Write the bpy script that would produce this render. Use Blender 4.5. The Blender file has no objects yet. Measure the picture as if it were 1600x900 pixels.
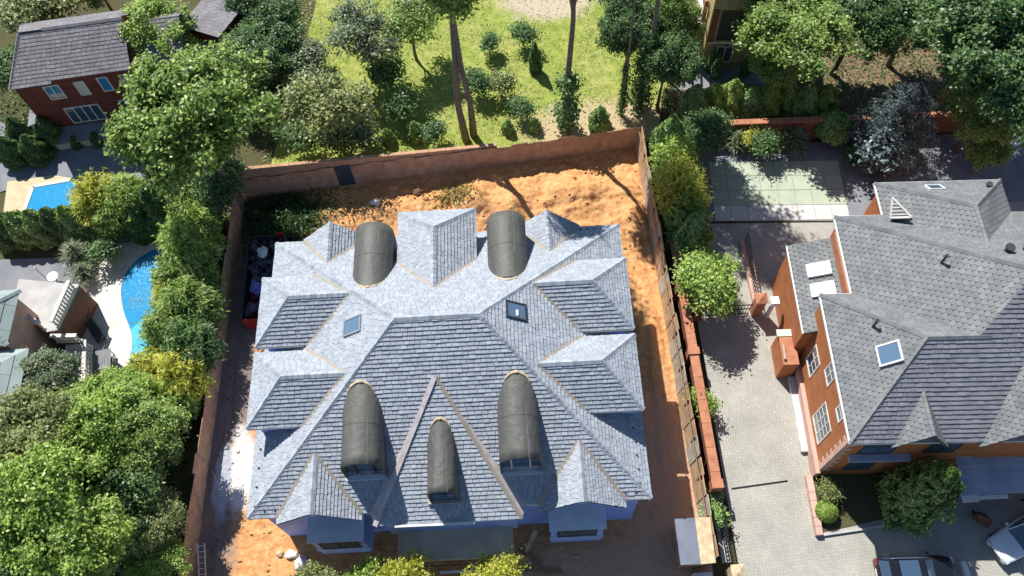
import bpy, bmesh, math, random
import numpy as np
from mathutils import Vector, Matrix, noise

SC = bpy.context.scene
COL = SC.collection
R = math.radians
PI = math.pi

# ------------------------------------------------------------------ camera
CAM_H = 54.0; FPX = 1316.0; TILT = 0.4888; ROLL = -0.0699
_r = Vector((1, 0, 0)); FWD = Vector((0, math.sin(TILT), -math.cos(TILT))); _u = Vector((0, math.cos(TILT), math.sin(TILT)))
RGT = math.cos(ROLL)*_r + math.sin(ROLL)*_u
UPV = -math.sin(ROLL)*_r + math.cos(ROLL)*_u
cd = bpy.data.cameras.new('camera'); cam = bpy.data.objects.new('camera', cd); COL.objects.link(cam)
cd.sensor_width = 36.0; cd.lens = 36.0*FPX/1600.0; cd.clip_start = 0.5; cd.clip_end = 2000
M = Matrix((RGT, UPV, -FWD)).transposed().to_4x4(); M.translation = Vector((0, 0, CAM_H))
cam.matrix_world = M
SC.camera = cam

# ------------------------------------------------------------------ light
SUN_EL = R(52); SUN_AZ = R(29.5)          # the sun stands behind and to the left of the house
w = bpy.data.worlds.new('World'); SC.world = w; w.use_nodes = True
nt = w.node_tree; bg = nt.nodes['Background']
sky = nt.nodes.new('ShaderNodeTexSky'); sky.sky_type = 'NISHITA'; sky.sun_disc = False
sky.sun_elevation = SUN_EL; sky.sun_rotation = -SUN_AZ; sky.air_density = 1.0; sky.dust_density = 0.15; sky.ozone_density = 3.0
nt.links.new(sky.outputs[0], bg.inputs['Color']); bg.inputs['Strength'].default_value = 0.075
sl = bpy.data.lights.new('sun', 'SUN'); sl.energy = 5.0; sl.angle = R(0.53); sl.color = (1.0, 0.965, 0.90)
so = bpy.data.objects.new('sun', sl); COL.objects.link(so)
sd = Vector((-math.sin(SUN_AZ)*math.cos(SUN_EL), math.cos(SUN_AZ)*math.cos(SUN_EL), math.sin(SUN_EL)))
so.rotation_euler = sd.to_track_quat('Z', 'Y').to_euler(); so.location = sd*120
SC.view_settings.view_transform = 'Standard'; SC.view_settings.look = 'None'
SC.view_settings.exposure = 0.5; SC.view_settings.gamma = 1.0
SC.cycles.max_bounces = 5; SC.cycles.transparent_max_bounces = 6; SC.cycles.diffuse_bounces = 3

def at(px, py, z=0.0):
    """the point at height z seen at a pixel of the 1600 x 900 photograph"""
    d = (px-800)/FPX*RGT - (py-450)/FPX*UPV + FWD
    t = (z-CAM_H)/d.z
    return Vector((0, 0, CAM_H)) + d*t

# ------------------------------------------------------------------ materials
def new_mat(name):
    m = bpy.data.materials.new(name); m.use_nodes = True
    n = m.node_tree.nodes; l = m.node_tree.links
    b = n['Principled BSDF']
    return m, n, l, b
def rgb(c): return (c[0], c[1], c[2], 1.0)
def mat(name, col, col2=None, rough=0.8, scale=1.5, detail=5, bump=0.0, bscale=12, metal=0.0, island=None, spec=0.3, contrast=(0.35, 0.65), coords='pos'):
    """plain procedural surface: two colours mixed by noise, optional tone per piece, fine relief"""
    m, n, l, b = new_mat(name)
    b.inputs['Roughness'].default_value = rough; b.inputs['Metallic'].default_value = metal
    b.inputs['Specular IOR Level'].default_value = spec
    geo = n.new('ShaderNodeNewGeometry'); tc = n.new('ShaderNodeTexCoord')
    P = geo.outputs['Position'] if coords == 'pos' else tc.outputs['Object']
    if col2 is None: col2 = tuple(c*0.78 for c in col)
    nz = n.new('ShaderNodeTexNoise'); nz.inputs['Scale'].default_value = scale; nz.inputs['Detail'].default_value = detail
    l.new(P, nz.inputs['Vector'])
    mr = n.new('ShaderNodeMapRange'); mr.inputs[1].default_value = contrast[0]; mr.inputs[2].default_value = contrast[1]
    l.new(nz.outputs['Fac'], mr.inputs[0])
    mx = n.new('ShaderNodeMix'); mx.data_type = 'RGBA'
    mx.inputs[6].default_value = rgb(col); mx.inputs[7].default_value = rgb(col2)
    l.new(mr.outputs[0], mx.inputs[0])
    out = mx.outputs[2]
    if island:
        m2 = n.new('ShaderNodeMapRange'); m2.inputs[3].default_value = 1-island; m2.inputs[4].default_value = 1+island
        l.new(geo.outputs['Random Per Island'], m2.inputs[0])
        vm = n.new('ShaderNodeMix'); vm.data_type = 'RGBA'; vm.blend_type = 'MULTIPLY'; vm.inputs[0].default_value = 1.0
        l.new(out, vm.inputs[6]); l.new(m2.outputs[0], vm.inputs[7]); out = vm.outputs[2]
    l.new(out, b.inputs['Base Color'])
    if bump:
        bn = n.new('ShaderNodeTexNoise'); bn.inputs['Scale'].default_value = bscale; bn.inputs['Detail'].default_value = 4
        l.new(P, bn.inputs['Vector'])
        bp = n.new('ShaderNodeBump'); bp.inputs['Strength'].default_value = bump; bp.inputs['Distance'].default_value = 0.06
        l.new(bn.outputs['Fac'], bp.inputs['Height']); l.new(bp.outputs[0], b.inputs['Normal'])
    return m
def leafmat(name, dark, light, trans=0.48, rough=0.42):
    m, n, l, b = new_mat(name)
    geo = n.new('ShaderNodeNewGeometry'); oi = n.new('ShaderNodeObjectInfo')
    nz = n.new('ShaderNodeTexNoise'); nz.inputs['Scale'].default_value = 0.55; nz.inputs['Detail'].default_value = 3
    l.new(geo.outputs['Position'], nz.inputs['Vector'])
    ad = n.new('ShaderNodeMath'); ad.operation = 'ADD'
    l.new(geo.outputs['Random Per Island'], ad.inputs[0]); l.new(nz.outputs['Fac'], ad.inputs[1])
    mr = n.new('ShaderNodeMapRange'); mr.inputs[1].default_value = 0.5; mr.inputs[2].default_value = 1.4
    l.new(ad.outputs[0], mr.inputs[0])
    mx = n.new('ShaderNodeMix'); mx.data_type = 'RGBA'; mx.inputs[6].default_value = rgb(dark); mx.inputs[7].default_value = rgb(light)
    l.new(mr.outputs[0], mx.inputs[0])
    l.new(mx.outputs[2], b.inputs['Base Color']); b.inputs['Roughness'].default_value = rough; b.inputs['Specular IOR Level'].default_value = 0.5
    tr = n.new('ShaderNodeBsdfTranslucent'); l.new(mx.outputs[2], tr.inputs['Color'])
    ms = n.new('ShaderNodeMixShader'); ms.inputs[0].default_value = trans
    l.new(b.outputs[0], ms.inputs[1]); l.new(tr.outputs[0], ms.inputs[2])
    l.new(ms.outputs[0], n['Material Output'].inputs['Surface'])
    return m
def glassmat(name, col=(0.05, 0.09, 0.15), rough=0.06):
    m, n, l, b = new_mat(name)
    b.inputs['Base Color'].default_value = rgb(col); b.inputs['Roughness'].default_value = rough; b.inputs['Specular IOR Level'].default_value = 0.9
    return m

MT = {}
MT['shingle'] = mat('pale_grey_shingle', (0.365, 0.398, 0.445), (0.30, 0.332, 0.378), rough=0.75, scale=2.2, island=0.11, bump=0.25, bscale=40, spec=0.35)
MT['deck'] = mat('roof_underlay', (0.07, 0.08, 0.10), rough=0.9)
MT['cap'] = mat('ridge_cap_shingle', (0.37, 0.405, 0.45), (0.29, 0.32, 0.37), rough=0.75, scale=3, island=0.2, bump=0.25, bscale=40)
MT['valley'] = mat('copper_valley', (0.40, 0.31, 0.27), (0.27, 0.26, 0.20), rough=0.55, scale=1.3, metal=0.15)
MT['hipband'] = mat('pinkish_hip_metal', (0.52, 0.48, 0.49), (0.40, 0.36, 0.37), rough=0.5, scale=2.5, metal=0.1)
def membranemat():
    m, n, l, b = new_mat('charcoal_membrane'); b.inputs['Roughness'].default_value = 0.62
    tc = n.new('ShaderNodeTexCoord'); cols = ((0.105, 0.105, 0.09), (0.072, 0.074, 0.07), (0.15, 0.145, 0.125)); cur = None
    for i, (sc, lo, hi) in enumerate((((2.2, 0.35, 2.2), 0.35, 0.65), ((5.0, 0.5, 5.0), 0.56, 0.78))):
        mp = n.new('ShaderNodeMapping'); mp.inputs['Scale'].default_value = sc; l.new(tc.outputs['Object'], mp.inputs['Vector'])
        nz = n.new('ShaderNodeTexNoise'); nz.inputs['Scale'].default_value = 1.0; nz.inputs['Detail'].default_value = 7; nz.inputs['Roughness'].default_value = 0.65; l.new(mp.outputs[0], nz.inputs['Vector'])
        mr = n.new('ShaderNodeMapRange'); mr.inputs[1].default_value = lo; mr.inputs[2].default_value = hi; l.new(nz.outputs['Fac'], mr.inputs[0])
        mx = n.new('ShaderNodeMix'); mx.data_type = 'RGBA'; l.new(mr.outputs[0], mx.inputs[0])
        if cur is None: mx.inputs[6].default_value = rgb(cols[0])
        else: l.new(cur, mx.inputs[6])
        mx.inputs[7].default_value = rgb(cols[i+1]); cur = mx.outputs[2]
    l.new(cur, b.inputs['Base Color'])
    nz = n.new('ShaderNodeTexNoise'); nz.inputs['Scale'].default_value = 3.0; nz.inputs['Detail'].default_value = 5; l.new(tc.outputs['Object'], nz.inputs['Vector'])
    bp = n.new('ShaderNodeBump'); bp.inputs['Strength'].default_value = 0.5; bp.inputs['Distance'].default_value = 0.1; l.new(nz.outputs['Fac'], bp.inputs['Height']); l.new(bp.outputs[0], b.inputs['Normal'])
    return m
MT['membrane'] = membranemat()
MT['flatroof'] = mat('dark_flat_roof_membrane', (0.62, 0.55, 0.40), (0.48, 0.43, 0.33), rough=0.8, scale=0.7, bump=0.2, bscale=6)
MT['plywood'] = mat('raw_plywood', (0.62, 0.50, 0.33), (0.45, 0.33, 0.20), rough=0.85, scale=3)
MT['bluewrap'] = mat('blue_house_wrap', (0.34, 0.48, 0.95), (0.27, 0.40, 0.88), rough=0.6, scale=1.2, bump=0.2, bscale=5)
MT['wrapprint'] = mat('white_wrap_print', (0.75, 0.78, 0.85), rough=0.7)
MT['bayroof'] = mat('bay_roof_sheet', (0.66, 0.73, 0.80), (0.56, 0.63, 0.70), rough=0.6, scale=1.1)
MT['shedshade'] = mat('shed_roof_shade_tone', (0.17, 0.19, 0.24), (0.13, 0.15, 0.19), rough=0.5, scale=1.5)  # grey blue of the shaded half of the shed roof, put into colour
MT['dirt_dark'] = mat('damp_earth', (0.20, 0.105, 0.055), rough=0.95)
MT['white'] = mat('white_trim', (0.78, 0.78, 0.76), (0.66, 0.66, 0.63), rough=0.6)
MT['glass'] = glassmat('window_glass')
MT['skyglass'] = glassmat('roof_window_glass', (0.10, 0.17, 0.26), 0.08)
MT['darkframe'] = mat('dark_window_frame', (0.05, 0.055, 0.065), rough=0.5)
MT['osb'] = mat('weathered_sheet_brown', (0.52, 0.32, 0.19), (0.37, 0.22, 0.13), rough=0.9, scale=1.6, island=0.28, coords='pos')
MT['osb_tan'] = mat('weathered_sheet_tan', (0.52, 0.36, 0.22), (0.36, 0.23, 0.13), rough=0.9, scale=1.8, island=0.2)
MT['osb_grey'] = mat('weathered_sheet_grey', (0.46, 0.42, 0.34), (0.33, 0.28, 0.21), rough=0.9, scale=1.8, island=0.2)
MT['darksheet'] = mat('dark_blue_sheet', (0.05, 0.065, 0.09), rough=0.6)
MT['wood'] = mat('rough_timber', (0.34, 0.22, 0.13), (0.22, 0.14, 0.08), rough=0.9, scale=4)
MT['concrete'] = mat('concrete', (0.48, 0.47, 0.45), (0.38, 0.37, 0.36), rough=0.9, scale=1.2)
MT['coping'] = mat('terracotta_coping', (0.46, 0.20, 0.11), (0.36, 0.15, 0.085), rough=0.8, scale=2, island=0.15)
MT['orange'] = mat('terracotta_brick_wall', (0.46, 0.175, 0.07), (0.37, 0.135, 0.055), rough=0.85, scale=1.4, bump=0.2, bscale=20)
MT['redwall'] = mat('dark_red_brick', (0.20, 0.055, 0.04), (0.13, 0.04, 0.03), rough=0.85, scale=2.0, bump=0.2, bscale=20)
MT['brickwall'] = mat('red_brown_brick', (0.26, 0.115, 0.075), (0.19, 0.085, 0.055), rough=0.9, scale=2.5)
MT['pinkstone'] = mat('pink_stone_plinth', (0.62, 0.40, 0.33), (0.52, 0.33, 0.27), rough=0.85, scale=1.5)
MT['rtile'] = mat('green_grey_tile', (0.195, 0.205, 0.212), (0.155, 0.165, 0.172), rough=0.7, scale=0.9, island=0.14, bump=0.2, bscale=30)
MT['rtile_s'] = mat('south_shade_tile', (0.25, 0.255, 0.285), (0.205, 0.21, 0.235), rough=0.7, scale=1.3, island=0.12, bump=0.2, bscale=30)  # same tile, with the bluish shade of the south slopes in its colour
MT['rdeck'] = mat('tile_joint_dark', (0.085, 0.09, 0.095), rough=0.9)
MT['ltile'] = mat('grey_brown_tile', (0.215, 0.205, 0.22), (0.165, 0.16, 0.17), rough=0.75, scale=1.0, island=0.14)
MT['gtile'] = mat('pale_green_grey_sheet', (0.33, 0.40, 0.38), (0.27, 0.33, 0.32), rough=0.6, scale=0.8, island=0.06)
MT['stone'] = mat('pale_stone', (0.72, 0.68, 0.62), (0.58, 0.54, 0.49), rough=0.85, scale=1.4)
MT['stucco'] = mat('yellow_stone_wall', (0.46, 0.38, 0.19), (0.36, 0.29, 0.14), rough=0.9, scale=2)
MT['iron'] = mat('black_iron', (0.025, 0.025, 0.03), rough=0.5, metal=0.5)
MT['metal'] = mat('galvanised_metal', (0.45, 0.46, 0.48), (0.35, 0.36, 0.38), rough=0.45, metal=0.6)
MT['redpaint'] = mat('red_painted_steel', (0.45, 0.03, 0.03), (0.30, 0.02, 0.02), rough=0.6)
MT['junk'] = mat('dark_scrap', (0.10, 0.10, 0.13), (0.04, 0.04, 0.055), rough=0.6, scale=5, island=0.5)
MT['junkblue'] = mat('blue_plastic_scrap', (0.16, 0.18, 0.50), (0.10, 0.12, 0.35), rough=0.5)
MT['bark'] = mat('grey_bark', (0.23, 0.19, 0.15), (0.12, 0.10, 0.08), rough=0.95, scale=6, bump=0.5, bscale=14)
MT['barkpale'] = mat('pale_bark', (0.42, 0.38, 0.33), (0.26, 0.23, 0.20), rough=0.95, scale=6, bump=0.4, bscale=14)
MT['pool'] = mat('blue_pool_lining', (0.02, 0.22, 0.52), (0.015, 0.18, 0.46), rough=0.6, scale=0.8)
MT['pooltile'] = mat('pool_edge_tile', (0.40, 0.46, 0.50), rough=0.5)
MT['carblack'] = mat('black_car_paint', (0.012, 0.014, 0.02), rough=0.18, spec=0.6)
MT['carwhite'] = mat('white_car_paint', (0.72, 0.74, 0.78), (0.68, 0.70, 0.75), rough=0.22, spec=0.6)
MT['rubber'] = mat('tyre_rubber', (0.02, 0.02, 0.02), rough=0.9)
MT['chrome'] = mat('bright_metal', (0.75, 0.76, 0.78), rough=0.2, metal=0.9)
MT['lampglass'] = mat('lamp_lens', (0.55, 0.57, 0.60), rough=0.15)
MT['redlens'] = mat('red_lamp_lens', (0.35, 0.02, 0.02), rough=0.2)
MT['canopy'] = mat('blue_grey_metal_tile', (0.40, 0.46, 0.58), (0.33, 0.39, 0.50), rough=0.45, scale=1.2)
MT['fabric'] = mat('grey_fabric', (0.25, 0.25, 0.27), rough=0.9)
MT['ydeck'] = mat('sandy_deck', (0.60, 0.50, 0.32), (0.50, 0.41, 0.26), rough=0.9)
MT['slab'] = mat('pale_green_paving_slab', (0.42, 0.47, 0.36), (0.37, 0.42, 0.32), rough=0.85, scale=0.9, island=0.04)
MT['slabwhite'] = mat('white_paving_slab', (0.58, 0.58, 0.55), (0.50, 0.50, 0.48), rough=0.85, scale=0.9, island=0.04)
MT['greypave'] = mat('grey_paving', (0.24, 0.245, 0.27), (0.18, 0.19, 0.21), rough=0.9, scale=0.7)
# foliage
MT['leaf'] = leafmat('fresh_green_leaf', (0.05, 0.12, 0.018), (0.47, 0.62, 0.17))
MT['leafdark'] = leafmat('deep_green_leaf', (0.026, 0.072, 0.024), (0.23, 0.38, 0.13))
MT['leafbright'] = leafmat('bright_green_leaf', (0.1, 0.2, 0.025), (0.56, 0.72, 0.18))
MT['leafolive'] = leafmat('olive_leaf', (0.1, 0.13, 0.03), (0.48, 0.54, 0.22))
MT['leafyellow'] = leafmat('yellow_green_leaf', (0.24, 0.28, 0.02), (0.74, 0.74, 0.14))
MT['leafblue'] = leafmat('blue_spruce_needle', (0.03, 0.05, 0.05), (0.15, 0.2, 0.2), trans=0.1)
MT['leafgrey'] = leafmat('grey_green_leaf', (0.06, 0.1, 0.05), (0.36, 0.43, 0.25))
MT['leafthuja'] = leafmat('thuja_scale', (0.045, 0.115, 0.022), (0.36, 0.54, 0.16), trans=0.15)
MT['grassleaf'] = leafmat('grass_blade', (0.200, 0.270, 0.035), (0.420, 0.460, 0.110), trans=0.35)
MT['weed'] = leafmat('weed_leaf', (0.030, 0.080, 0.025), (0.110, 0.190, 0.060))
MT['dryleaf'] = leafmat('dry_grass', (0.20, 0.15, 0.04), (0.42, 0.34, 0.11), trans=0.2)

# ------------------------------------------------------------------ mesh helpers
class MB:
    def __init__(s): s.v = []; s.f = []
    def add(s, vs, fs):
        o = len(s.v); s.v += [tuple(p) for p in vs]; s.f += [tuple(i+o for i in f) for f in fs]; return s
    def box(s, x0, x1, y0, y1, z0, z1):
        return s.add([(x0,y0,z0),(x1,y0,z0),(x1,y1,z0),(x0,y1,z0),(x0,y0,z1),(x1,y0,z1),(x1,y1,z1),(x0,y1,z1)],
                     [(0,3,2,1),(4,5,6,7),(0,1,5,4),(1,2,6,5),(2,3,7,6),(3,0,4,7)])
    def obox(s, c, sx, sy, z0, z1, rz=0):
        k, n = math.cos(rz), math.sin(rz); vs = []
        for z in (z0, z1):
            for a, b in ((-1,-1),(1,-1),(1,1),(-1,1)):
                x, y = a*sx/2, b*sy/2; vs.append((c[0]+k*x-n*y, c[1]+n*x+k*y, z))
        return s.add(vs, [(0,3,2,1),(4,5,6,7),(0,1,5,4),(1,2,6,5),(2,3,7,6),(3,0,4,7)])
    def bar(s, p, q, w, h, up=Vector((0,0,1)), lift=0.0):
        p = Vector(p); q = Vector(q); d = (q-p).normalized(); side = d.cross(up)
        if side.length < 1e-4: side = d.cross(Vector((1,0,0)))
        side.normalize(); n = side.cross(d); vs = []
        for e in (p, q):
            for a, b in ((-1,-1),(1,-1),(1,1),(-1,1)):
                vs.append(e + side*(a*w/2) + n*(lift + b*h/2))
        return s.add(vs, [(0,1,2,3),(7,6,5,4),(0,4,5,1),(1,5,6,2),(2,6,7,3),(3,7,4,0)])
    def prism(s, pts, z0, z1):
        n = len(pts)
        vs = [(p[0],p[1],z0) for p in pts] + [(p[0],p[1],z1) for p in pts]
        fs = [tuple(range(n-1,-1,-1)), tuple(range(n,2*n))] + [(i,(i+1)%n,n+(i+1)%n,n+i) for i in range(n)]
        return s.add(vs, fs)
    def slab(s, poly, t):
        """a planar 3-D polygon given thickness t below itself"""
        n = len(poly); P = [Vector(p) for p in poly]
        nn = (P[1]-P[0]).cross(P[2]-P[0]).normalized()
        if nn.z < 0: P.reverse(); nn = -nn
        vs = P + [p-nn*t for p in P]
        return s.add(vs, [tuple(range(n)), tuple(range(2*n-1,n-1,-1))] + [(n+i,n+(i+1)%n,(i+1)%n,i) for i in range(n)])
    def tube(s, pts, rad, k=8, cap=True):
        pts = [Vector(p) for p in pts]; rings = []
        for i, p in enumerate(pts):
            d = (pts[min(i+1,len(pts)-1)] - pts[max(i-1,0)]).normalized()
            a = d.cross(Vector((0,0,1)) if abs(d.z) < 0.9 else Vector((1,0,0))).normalized(); b = d.cross(a)
            r = rad[i] if hasattr(rad, '__len__') else rad
            rings.append([p + (a*math.cos(2*PI*j/k) + b*math.sin(2*PI*j/k))*r for j in range(k)])
        vs = [v for r in rings for v in r]; fs = []
        for i in range(len(pts)-1):
            for j in range(k):
                fs.append((i*k+j, i*k+(j+1)%k, (i+1)*k+(j+1)%k, (i+1)*k+j))
        if cap: fs += [tuple(range(k-1,-1,-1)), tuple(range((len(pts)-1)*k, len(pts)*k))]
        return s.add(vs, fs)
    def blob(s, c, r, seed=0, k=8, m=5, rough=0.3):
        rnd = random.Random(seed); vs = []; fs = []; c = Vector(c)
        for i in range(m+1):
            th = PI*i/m
            for j in range(k):
                ph = 2*PI*j/k; d = Vector((math.sin(th)*math.cos(ph), math.sin(th)*math.sin(ph), math.cos(th)))
                q = 1 + rough*noise.noise(d*1.7 + Vector((seed*3.1, seed, 0)))*1.6
                vs.append(c + Vector((d.x*r[0], d.y*r[1], d.z*r[2]))*q)
        for i in range(m):
            for j in range(k): fs.append((i*k+j, (i+1)*k+j, (i+1)*k+(j+1)%k, i*k+(j+1)%k))
        return s.add(vs, fs)
    def mesh(s, name):
        me = bpy.data.meshes.new(name); me.from_pydata(s.v, [], s.f); me.validate(); me.update(); return me
    def build(s, name, m=None, parent=None, smooth=False, kind=None):
        me = s.mesh(name)
        if smooth: me.polygons.foreach_set('use_smooth', [True]*len(me.polygons))
        return link(name, me, m, parent, kind)
def link(name, me, m=None, parent=None, kind=None):
    o = bpy.data.objects.new(name, me); COL.objects.link(o)
    if m is not None and not me.materials: me.materials.append(MT[m] if isinstance(m, str) else m)
    if parent is not None: o.parent = parent
    if kind: o['kind'] = kind
    return o
def tag(o, label, cat, group=None):
    o['label'] = label; o['category'] = cat
    if group: o['group'] = group
    return o
def thing(name, label, cat, loc=(0,0,0), rz=0.0, group=None):
    o = bpy.data.objects.new(name, None); COL.objects.link(o); o.empty_display_size = 0.3
    o.location = loc; o.rotation_euler = (0, 0, rz)
    return tag(o, label, cat, group)
def struct(o): o['kind'] = 'structure'; return o
def copy_tree(o, parent=None):
    c = o.copy(); COL.objects.link(c)
    if parent is not None: c.parent = parent
    for ch in list(o.children): copy_tree(ch, c)
    return c

def clip_convex(sub, clip):
    """Sutherland-Hodgman: sub clipped to a convex counter-clockwise polygon"""
    out = sub; n = len(clip)
    for i in range(n):
        ax, ay = clip[i]; bx, by = clip[(i+1) % n]; ex, ey = bx-ax, by-ay
        inp = out; out = []
        if not inp: return out
        for k in range(len(inp)):
            p = inp[k]; q = inp[k-1]
            dp = ex*(p[1]-ay)-ey*(p[0]-ax); dq = ex*(q[1]-ay)-ey*(q[0]-ax)
            if dp >= 0:
                if dq < 0:
                    t = dq/(dq-dp); out.append((q[0]+(p[0]-q[0])*t, q[1]+(p[1]-q[1])*t))
                out.append(p)
            elif dq >= 0:
                t = dq/(dq-dp); out.append((q[0]+(p[0]-q[0])*t, q[1]+(p[1]-q[1])*t))
    return out
def shingles(mb, poly, course=0.24, width=0.36, t=0.035, shape='rect', seed=1, lift=0.004, gap=0.02):
    """courses of overlapping single shingles laid over one planar convex roof slope"""
    rnd = random.Random(seed)
    P = [Vector(p) for p in poly]
    n = (P[1]-P[0]).cross(P[2]-P[0]).normalized()
    if n.z < 0: P.reverse(); n = -n
    u = Vector((0,0,1)).cross(n)
    u = Vector((1,0,0)) if u.length < 1e-4 else u.normalized()
    v = n.cross(u); o = P[0]
    c2 = [((p-o).dot(u), (p-o).dot(v)) for p in P]
    umin = min(c[0] for c in c2); umax = max(c[0] for c in c2); vmin = min(c[1] for c in c2); vmax = max(c[1] for c in c2)
    j = 0; vv = vmin
    while vv < vmax:
        x = umin - (rnd.random()*width if shape == 'rect' else 0) - (0.5*width if j % 2 else 0)
        while x < umax:
            ww = width*(rnd.uniform(0.75, 1.3) if shape == 'rect' else 1.0)
            a, b = x+gap/2, x+ww-gap/2; lo = vv + (rnd.uniform(-0.008, 0.008) if shape == 'rect' else 0); hi = vv+course*(0.93 if shape == 'rect' else 1.06)
            if shape == 'rect': pl = [(a,lo),(b,lo),(b,hi),(a,hi)]
            else: pl = [(a,lo+course*0.38),(a+ww*0.25,lo),(b-ww*0.25,lo),(b,lo+course*0.38),(b,hi),(a,hi)]
            pl = clip_convex(pl, c2)
            x += ww
            if len(pl) < 3: continue
            ar = abs(sum(pl[k][0]*pl[k-1][1]-pl[k-1][0]*pl[k][1] for k in range(len(pl))))/2
            if ar < 0.002: continue
            tt = t*rnd.uniform(0.8, 1.25); m = len(pl)
            top = [o + u*p[0] + v*p[1] + n*(lift + tt*(1.0-0.85*min(1, max(0, (p[1]-lo)/(hi-lo))))) for p in pl]
            bot = [o + u*p[0] + v*p[1] for p in pl]
            mb.add(top+bot, [tuple(range(m))] + [(m+k, m+(k+1) % m, (k+1) % m, k) for k in range(m)])
        vv += course; j += 1
def caps(mb, p, q, w=0.34, step=0.3, drop=0.13, up=0.075):
    """overlapping bent cap shingles along a ridge or hip"""
    p = Vector(p); q = Vector(q)
    if q.z < p.z: p, q = q, p
    d = q-p; L = d.length; d.normalize(); side = d.cross(Vector((0,0,1))).normalized(); n = side.cross(d)
    k = max(1, int(L/step))
    for i in range(k):
        a = p + d*(L*i/k) + n*0.035; b = p + d*(L*(i+1)/k*1.0 + 0.04) + n*0.012
        vs = []
        for e in (a, b):
            vs += [e-side*w/2-n*(drop-up), e+n*up, e+side*w/2-n*(drop-up), e+side*w/2-n*(drop-up+0.05), e+n*(up-0.05), e-side*w/2-n*(drop-up+0.05)]
        mb.add(vs, [(0,1,7,6),(1,2,8,7),(5,4,1,0),(4,3,2,1),(2,3,9,8),(6,11,5,0),(10,11,6,7),(9,10,7,8)])
def slope(root, poly, course=0.24, width=0.36, shape='rect', m='shingle', dm='deck', seed=1, name='roof_slope', t=0.06):
    d = MB().slab(poly, 0.13).build(name, dm, root)
    mb = MB(); shingles(mb, poly, course, width, t, shape, seed)
    mb.build('shingle_courses', m, d, kind='stuff')
    return d

# ------------------------------------------------------------------ ground
def groundmat(name, cols, scales, rough=0.95, bump=0.4, bscale=8, mask=None):
    """three colours mixed by two noises of different size, plus an optional second mask colour with a shape of its own"""
    m, n, l, b = new_mat(name); b.inputs['Roughness'].default_value = rough; b.inputs['Specular IOR Level'].default_value = 0.15
    geo = n.new('ShaderNodeNewGeometry'); cur = None
    for i, sc in enumerate(scales):
        nz = n.new('ShaderNodeTexNoise'); nz.inputs['Scale'].default_value = sc; nz.inputs['Detail'].default_value = 8; nz.inputs['Roughness'].default_value = 0.65
        l.new(geo.outputs['Position'], nz.inputs['Vector'])
        mr = n.new('ShaderNodeMapRange'); mr.inputs[1].default_value = 0.38; mr.inputs[2].default_value = 0.62; l.new(nz.outputs['Fac'], mr.inputs[0])
        mx = n.new('ShaderNodeMix'); mx.data_type = 'RGBA'; l.new(mr.outputs[0], mx.inputs[0])
        if cur is None: mx.inputs[6].default_value = rgb(cols[0])
        else: l.new(cur, mx.inputs[6])
        mx.inputs[7].default_value = rgb(cols[i+1]); cur = mx.outputs[2]
    if mask:      # list of (centre, radius, colour, softness): ragged patches of other soil, or of shade put into the colour
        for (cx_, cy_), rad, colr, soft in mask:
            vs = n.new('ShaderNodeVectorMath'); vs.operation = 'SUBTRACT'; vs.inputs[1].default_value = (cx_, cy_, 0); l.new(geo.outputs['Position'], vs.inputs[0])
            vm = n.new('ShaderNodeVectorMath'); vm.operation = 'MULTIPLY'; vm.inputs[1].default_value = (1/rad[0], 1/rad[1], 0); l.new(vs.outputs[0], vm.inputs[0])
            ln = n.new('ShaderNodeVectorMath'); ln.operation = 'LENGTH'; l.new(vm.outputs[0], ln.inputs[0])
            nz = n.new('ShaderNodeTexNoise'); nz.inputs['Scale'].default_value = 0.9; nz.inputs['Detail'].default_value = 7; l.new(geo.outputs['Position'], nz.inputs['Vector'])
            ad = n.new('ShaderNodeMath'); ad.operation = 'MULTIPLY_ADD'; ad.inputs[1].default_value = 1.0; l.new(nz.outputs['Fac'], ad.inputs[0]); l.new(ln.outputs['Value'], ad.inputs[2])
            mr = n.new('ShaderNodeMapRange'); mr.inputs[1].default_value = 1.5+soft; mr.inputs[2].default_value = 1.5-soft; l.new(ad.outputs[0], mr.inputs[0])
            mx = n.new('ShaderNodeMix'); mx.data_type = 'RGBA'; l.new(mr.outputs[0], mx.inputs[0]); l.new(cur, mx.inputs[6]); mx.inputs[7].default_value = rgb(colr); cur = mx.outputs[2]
    l.new(cur, b.inputs['Base Color'])
    bn = n.new('ShaderNodeTexNoise'); bn.inputs['Scale'].default_value = bscale; bn.inputs['Detail'].default_value = 6; l.new(geo.outputs['Position'], bn.inputs['Vector'])
    bp = n.new('ShaderNodeBump'); bp.inputs['Strength'].default_value = bump; bp.inputs['Distance'].default_value = 0.12
    l.new(bn.outputs['Fac'], bp.inputs['Height']); l.new(bp.outputs[0], b.inputs['Normal'])
    return m
MT['ground'] = groundmat('garden_ground', [(0.055, 0.075, 0.03), (0.085, 0.10, 0.035), (0.10, 0.075, 0.045)], [0.25, 0.9])
MT['lawn'] = groundmat('sunny_lawn', [(0.30, 0.35, 0.07), (0.40, 0.39, 0.13), (0.20, 0.26, 0.05)], [0.3, 1.4],
    mask=[((8.0, 43.0), (6.0, 2.6), (0.46, 0.36, 0.22), 0.25), ((5.0, 57.5), (4.0, 2.6), (0.48, 0.40, 0.30), 0.2)])
MT['darklawn'] = groundmat('dark_lawn', [(0.05, 0.085, 0.025), (0.08, 0.11, 0.03), (0.10, 0.08, 0.05)], [0.4, 1.2])
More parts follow.
